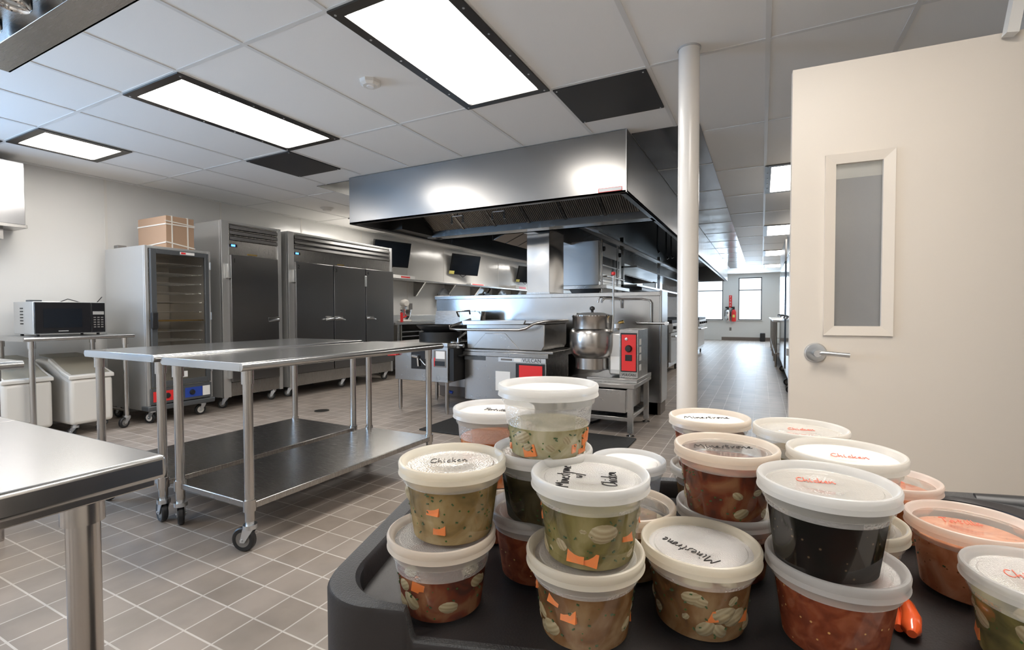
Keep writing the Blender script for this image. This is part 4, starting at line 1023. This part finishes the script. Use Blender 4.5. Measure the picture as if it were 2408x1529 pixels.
def tub_mesh(H, zf):
    """walls of a pint tub of height H (to the top of the lid rim), thin and tapering, ribbed collar"""
    zt = H-.004; rb = .0445; s = (RT-.0025-rb)/(H-.020)
    mb = MB(); n = 96
    zf = min(zf, H-.0235); rf = rb+(RT-.0035-rb)*(zf-.002)/(H-.0245)
    prof = [(0, .0025), (rb-.006, .002), (rb-.001, .0), (rb, .002), (rf, zf), (RT-.0035, H-.0225), (RT-.0025, H-.0215)]
    mb.lathe(prof, n=n, mats=[0, 0, 0, 0, 2, 2])
    # ribbed collar
    mb.mi = 1; rings = []
    for z, amp in ((H-.0215, 0), (H-.0205, .0005), (H-.0115, .0005), (H-.0105, 0), (H-.004, 0)):
        rings.append([mb.b.verts.new(((RT-.0012+(amp if k % 2 else 0))*math.cos(2*PI*k/n), (RT-.0012+(amp if k % 2 else 0))*math.sin(2*PI*k/n), z)) for k in range(n)])
    for a, b in zip(rings, rings[1:]):
        for k in range(n): mb._f([a[k], a[(k+1) % n], b[(k+1) % n], b[k]])
    return mb
def lid_mesh(H):
    mb = MB()
    prof = [(.0572, H-.0135), (.0585, H-.013), (.0575, H-.0085), (.0580, H-.0075), (.0585, H-.003), (.0575, H-.0007), (.0560, H), (.0545, H-.0006), (.0535, H-.0022), (.0510, H-.0072), (.0500, H-.0078),
            (.0455, H-.0078), (.0445, H-.0070), (.0200, H-.0070), (.0185, H-.0078), (.006, H-.0076), (0, H-.0072)]
    mats = [0]*10+[1]*6
    mb.lathe(prof, n=72, mats=mats)
    return mb
MESH = {}
def soup_mesh(H, fill):
    rb = .0445-.0022; zt = .0035+fill*(H-.0175-.0035)
    rt = rb+(RT-.0035-.0022-rb+.0005)*(zt/(H-.0225)) if zt < H-.0225 else RT-.0042
    mb = MB().lathe([(0, .0035), (rb-.002, .0035), (rb, .005), (rt, zt-.0008), (rt-.001, zt), (0, zt)], n=64)
    return mb, zt, lambda z: rb+(rt-rb)*(z-.005)/(zt-.005)
def shell_mesh(s=.0135):
    """ridged pasta shell: curled half ellipsoid"""
    mb = MB(); nu, nv = 14, 10; g = []
    for i in range(nu+1):
        a = -PI*.55+PI*1.1*i/nu; row = []
        for j in range(nv+1):
            b = -1+2*j/nv; rr_ = (1-b*b*.96)**.5
            row.append(mb.b.verts.new((b*s*1.0, math.sin(a)*rr_*s*.8, (math.cos(a)*rr_-.3)*s*.8)))
        g.append(row)
    for i in range(nu):
        for j in range(nv): mb._f([g[i][j], g[i+1][j], g[i+1][j+1], g[i][j+1]])
    o = mb
    return o
_pm = None
def container(name_l, x, y, z, lid='white', disc='clear', soup='red', fill=.85, H=.0835, chunks=(), text_=None, rz=0, seed=0, lidtag=None):
    rnd = random.Random(seed)
    t = thing('soup_container', name_l, 'soup container', (x, y, z), rz)
    zf = .0035+fill*(H-.0175-.0035) if soup else .004; key = ('tub', H, round(zf, 4))
    if key not in MESH:
        o = tub_mesh(H, zf).build('tub', ['tub', 'tubrib', 'tubfog'], t); MESH[key] = o.data
    else:
        o = bpy.data.objects.new('tub', MESH[key]); COL.objects.link(o); o.parent = t
    key = ('lid', H, lid, disc)
    if key not in MESH:
        l = lid_mesh(H).build('lid', [LIDR[lid], LIDD[disc]], t); MESH[key] = l.data
    else:
        l = bpy.data.objects.new('lid', MESH[key]); COL.objects.link(l); l.parent = t
    if text_: writing(l, text_[0], text_[1], text_[2], text_[3], H-.0066)
    if soup:
        mb, zt, rad = soup_mesh(H, fill)
        s = mb.build('soup', [SOUP[soup]], t)
        for kind, cnt in chunks:
            for k in range(cnt):
                a = rnd.uniform(-PI*.95, .25*PI)-.45; zz = rnd.uniform(.012, zt-.004)
                if kind == 'pasta':
                    q = rnd.uniform(.95, 1.55); r_ = rad(zz)-.0034-.0042*q
                    o = bpy.data.objects.new('pasta_shell', pasta.data); COL.objects.link(o); o.parent = s
                    o.location = (r_*math.cos(a), r_*math.sin(a), min(max(zz, .016), zt-.010)); o.rotation_euler = (rnd.uniform(-.6, .6)+R(90), rnd.uniform(-1, 1), a+R(90)+rnd.uniform(-.3, .3))
                    o.scale = (q, q, q)
                elif kind == 'carrot':
                    q = rnd.uniform(.8, 1.35); r_ = rad(zz)-.0028*q-.0006
                    o = bpy.data.objects.new('carrot_chunk', carrot.data); COL.objects.link(o); o.parent = s
                    o.location = (r_*math.cos(a), r_*math.sin(a), min(max(zz, .013), zt-.007)); o.rotation_euler = (rnd.uniform(-.3, .3), rnd.uniform(-.3, .3), a+rnd.uniform(-.2, .2))
                    o.scale = (q*.65, q, q*.9)
                elif kind == 'herb':
                    r_ = rad(zz)+.0006
                    o = bpy.data.objects.new('herb_fleck', herb.data); COL.objects.link(o); o.parent = s
                    o.location = (r_*math.cos(a), r_*math.sin(a), zz); o.rotation_euler = (rnd.uniform(-1, 1), 0, a)
    return t
# prototypes of the pieces are taken from the first container that holds them
pasta = shell_mesh().build('pasta_shell', 'pasta'); carrot = MB().box(-.0055, .0055, -.006, .006, -.0055, .0055).build('carrot_chunk', 'carrot', bevel=.0012)
herb = MB().box(-.0004, .0006, -.0013, .0013, -.0006, .0006).build('herb_fleck', 'herb', smooth=False)
for o in (pasta, carrot, herb): COL.objects.unlink(o)
AR = -CY*0+(-.4767)*-1*0
IR = math.atan2(rr.y, rr.x)      # direction that reads left-to-right for the camera
Z1, Z2, Z3 = ZT, ZT+.0757, ZT+.1514
K = 'black'
container('yellow-rimmed amber soup container, upper of the front left stack', -.300, .438, Z2, 'cream', 'clear', 'amber', .95, chunks=(('herb', 34), ('carrot', 2), ('pasta', 2)), text_=([('Chicken', -.004, .006)], 'ink', IR+R(10), .0125), seed=1)
container('brown tomato pasta soup container at the front left tray corner, lower of its stack', -.307, .427, Z1, 'orange', 'fog', 'tomato', .72, chunks=(('pasta', 7), ('herb', 12), ('carrot', 1)), seed=2)
container('orange soup container standing at the back left, black word on lid', -.338, .598, Z1+.0757, 'white', 'milky', 'orange', .72, H=.108, chunks=(('herb', 10),), text_=([('Tortilla', 0, .004)], 'ink', IR-R(20), .0105), seed=3)
container('red soup container under the orange one at the back left, nearly hidden', -.338, .598, Z1, 'orange', 'milky', 'red', .85, seed=30)
container('clear container with carrots and white pasta, topmost of the three-high stack', -.221, .519, Z3, 'white', 'milky', 'clearveg', .55, chunks=(('carrot', 7), ('pasta', 9), ('herb', 40)), seed=4)
container('dark green soup container in the middle of the three-high stack', -.229, .522, Z2, 'white', 'clear', 'green', .86, chunks=(('herb', 8),), seed=5)
container('plain red soup container at the bottom of the three-high stack', -.242, .533, Z1, 'clear', 'clear', 'red', .93, seed=6)
container('Minestrone w/ Chicken container with carrots, upper of the centre front stack', -.151, .460, Z2, 'white', 'fog', 'olive', .86, chunks=(('carrot', 6), ('pasta', 12), ('herb', 34)), text_=([('Minestrone', 0, .024), ('w/', .004, .010), ('Chicken', -.002, -.022)], 'ink', IR+R(80), .0125), seed=21)
container('brown minestrone container with carrot cubes, lower of the centre front stack', -.155, .457, Z1, 'cream', 'clear', 'brown', .86, chunks=(('carrot', 6), ('pasta', 9), ('herb', 26)), seed=8)
container('single front container lettered Minestrone full of large pasta shells', -.0545, .524, Z1, 'cream', 'fog', 'brown', .86, chunks=(('pasta', 14), ('carrot', 2), ('herb', 26)), text_=([('Minestrone', .002, .016)], 'ink', IR+R(126), .0125), seed=9)
container('empty clear container with white lid behind the centre stack', -.188, .768, Z1, 'white', 'milky', None, seed=10)
container('orange-rimmed container with brown soup and a W on the lid, behind the centre stack', -.146, .590, Z1, 'orange', 'window', 'brown', .9, chunks=(('herb', 8), ('pasta', 3)), text_=([('w', .0, -.012)], 'ink', IR, .014), seed=11)
container('rearmost container lettered Minestrone in black with red soup', -.070, .790, Z2, 'orange', 'milky', 'tomato', .9, chunks=(('pasta', 3),), text_=([('Minestrone', 0, .012)], 'ink', IR-R(4), .0135), seed=12)
container('pale-lidded container under the rearmost Minestrone one', -.068, .791, Z1, 'pale', 'clear', 'brown', .85, seed=13)
container('Minestrone container with red pasta soup in the middle row, upper of its stack', -.037, .627, Z2, 'orange', 'window', 'tomato', .92, chunks=(('pasta', 9), ('herb', 24)), text_=([('Minestrone', 0, .010)], 'ink', IR-R(6), .0135), seed=14)
container('clear-lidded dark container under the middle-row Minestrone one', -.036, .640, Z1, 'clear', 'clear', 'tomato', .8, seed=15)
container('cream-lidded container with red writing at the back, right of the Minestrone lids', .048, .770, Z2, 'pale', 'clear', 'amber', .70, chunks=(('herb', 14),), text_=([('Chicken', .004, .008)], 'redink', IR-R(14), .010), seed=16)
container('container hidden below the cream-lidded back one', .048, .770, Z1, 'pale', 'clear', 'amber', .9, seed=17)
container('white-lidded container with red writing behind the dark soup one', .085, .660, Z2, 'pale', 'milky', 'amber', .7, text_=([('Chicken', .004, -.004)], 'redink', IR-R(20), .011), seed=18)
container('yellow-lidded container squeezed behind the black soup stack', .087, .658, Z1, 'cream', 'clear', 'brown', .8, seed=19)
container('black bean soup container, upper of the stack right of centre', .055, .540, Z2, 'white', 'clear', 'black', .84, text_=([('Chicken', -.006, .008)], 'redink', IR-R(16), .010), seed=20)
container('thick red tomato soup container at the front, under the black soup', .063, .546, Z1, 'clear', 'fog', 'red', .97, seed=22)
container('pink-lidded tomato container at the back near the tray handle', .163, .847, Z1, 'pink', 'window', 'orange', .98, text_=([('Tortilla', 0, 0)], 'redink', IR-R(20), .010), seed=23)
container('salmon-coloured creamy tomato container at the right', .210, .713, Z1, 'pink', 'window', 'salmon', .99, chunks=(('herb', 10),), text_=([('Tortilla', -.006, .004)], 'redink', IR-R(20), .011), seed=24)
container('green broth container with red handwriting at the right edge', .226, .590, Z1, 'clear', 'fog', 'olive', .84, chunks=(('pasta', 5), ('carrot', 2), ('herb', 12)), text_=([('Chicken', -.006, .006)], 'redink', IR-R(20), .012), seed=25)
# orange tool on the tray
o = thing('utensil', 'glossy orange plastic handle lying on the tray behind the red soup', 'utensil', (.130, .574, ZT+.001), R(0))
MB().tube([(.007, .075, .008), (.007, .052, .010), (.005, .028, .0105), (.001, .010, .009), (.0, .003, .008)], [.004, .0065, .0085, .0080, .004], 16).tube([(-.004, .050, .007), (-.007, .030, .007), (-.008, .012, .006)], [.004, .0055, .004], 12).build('handle_loop', 'orange', o)
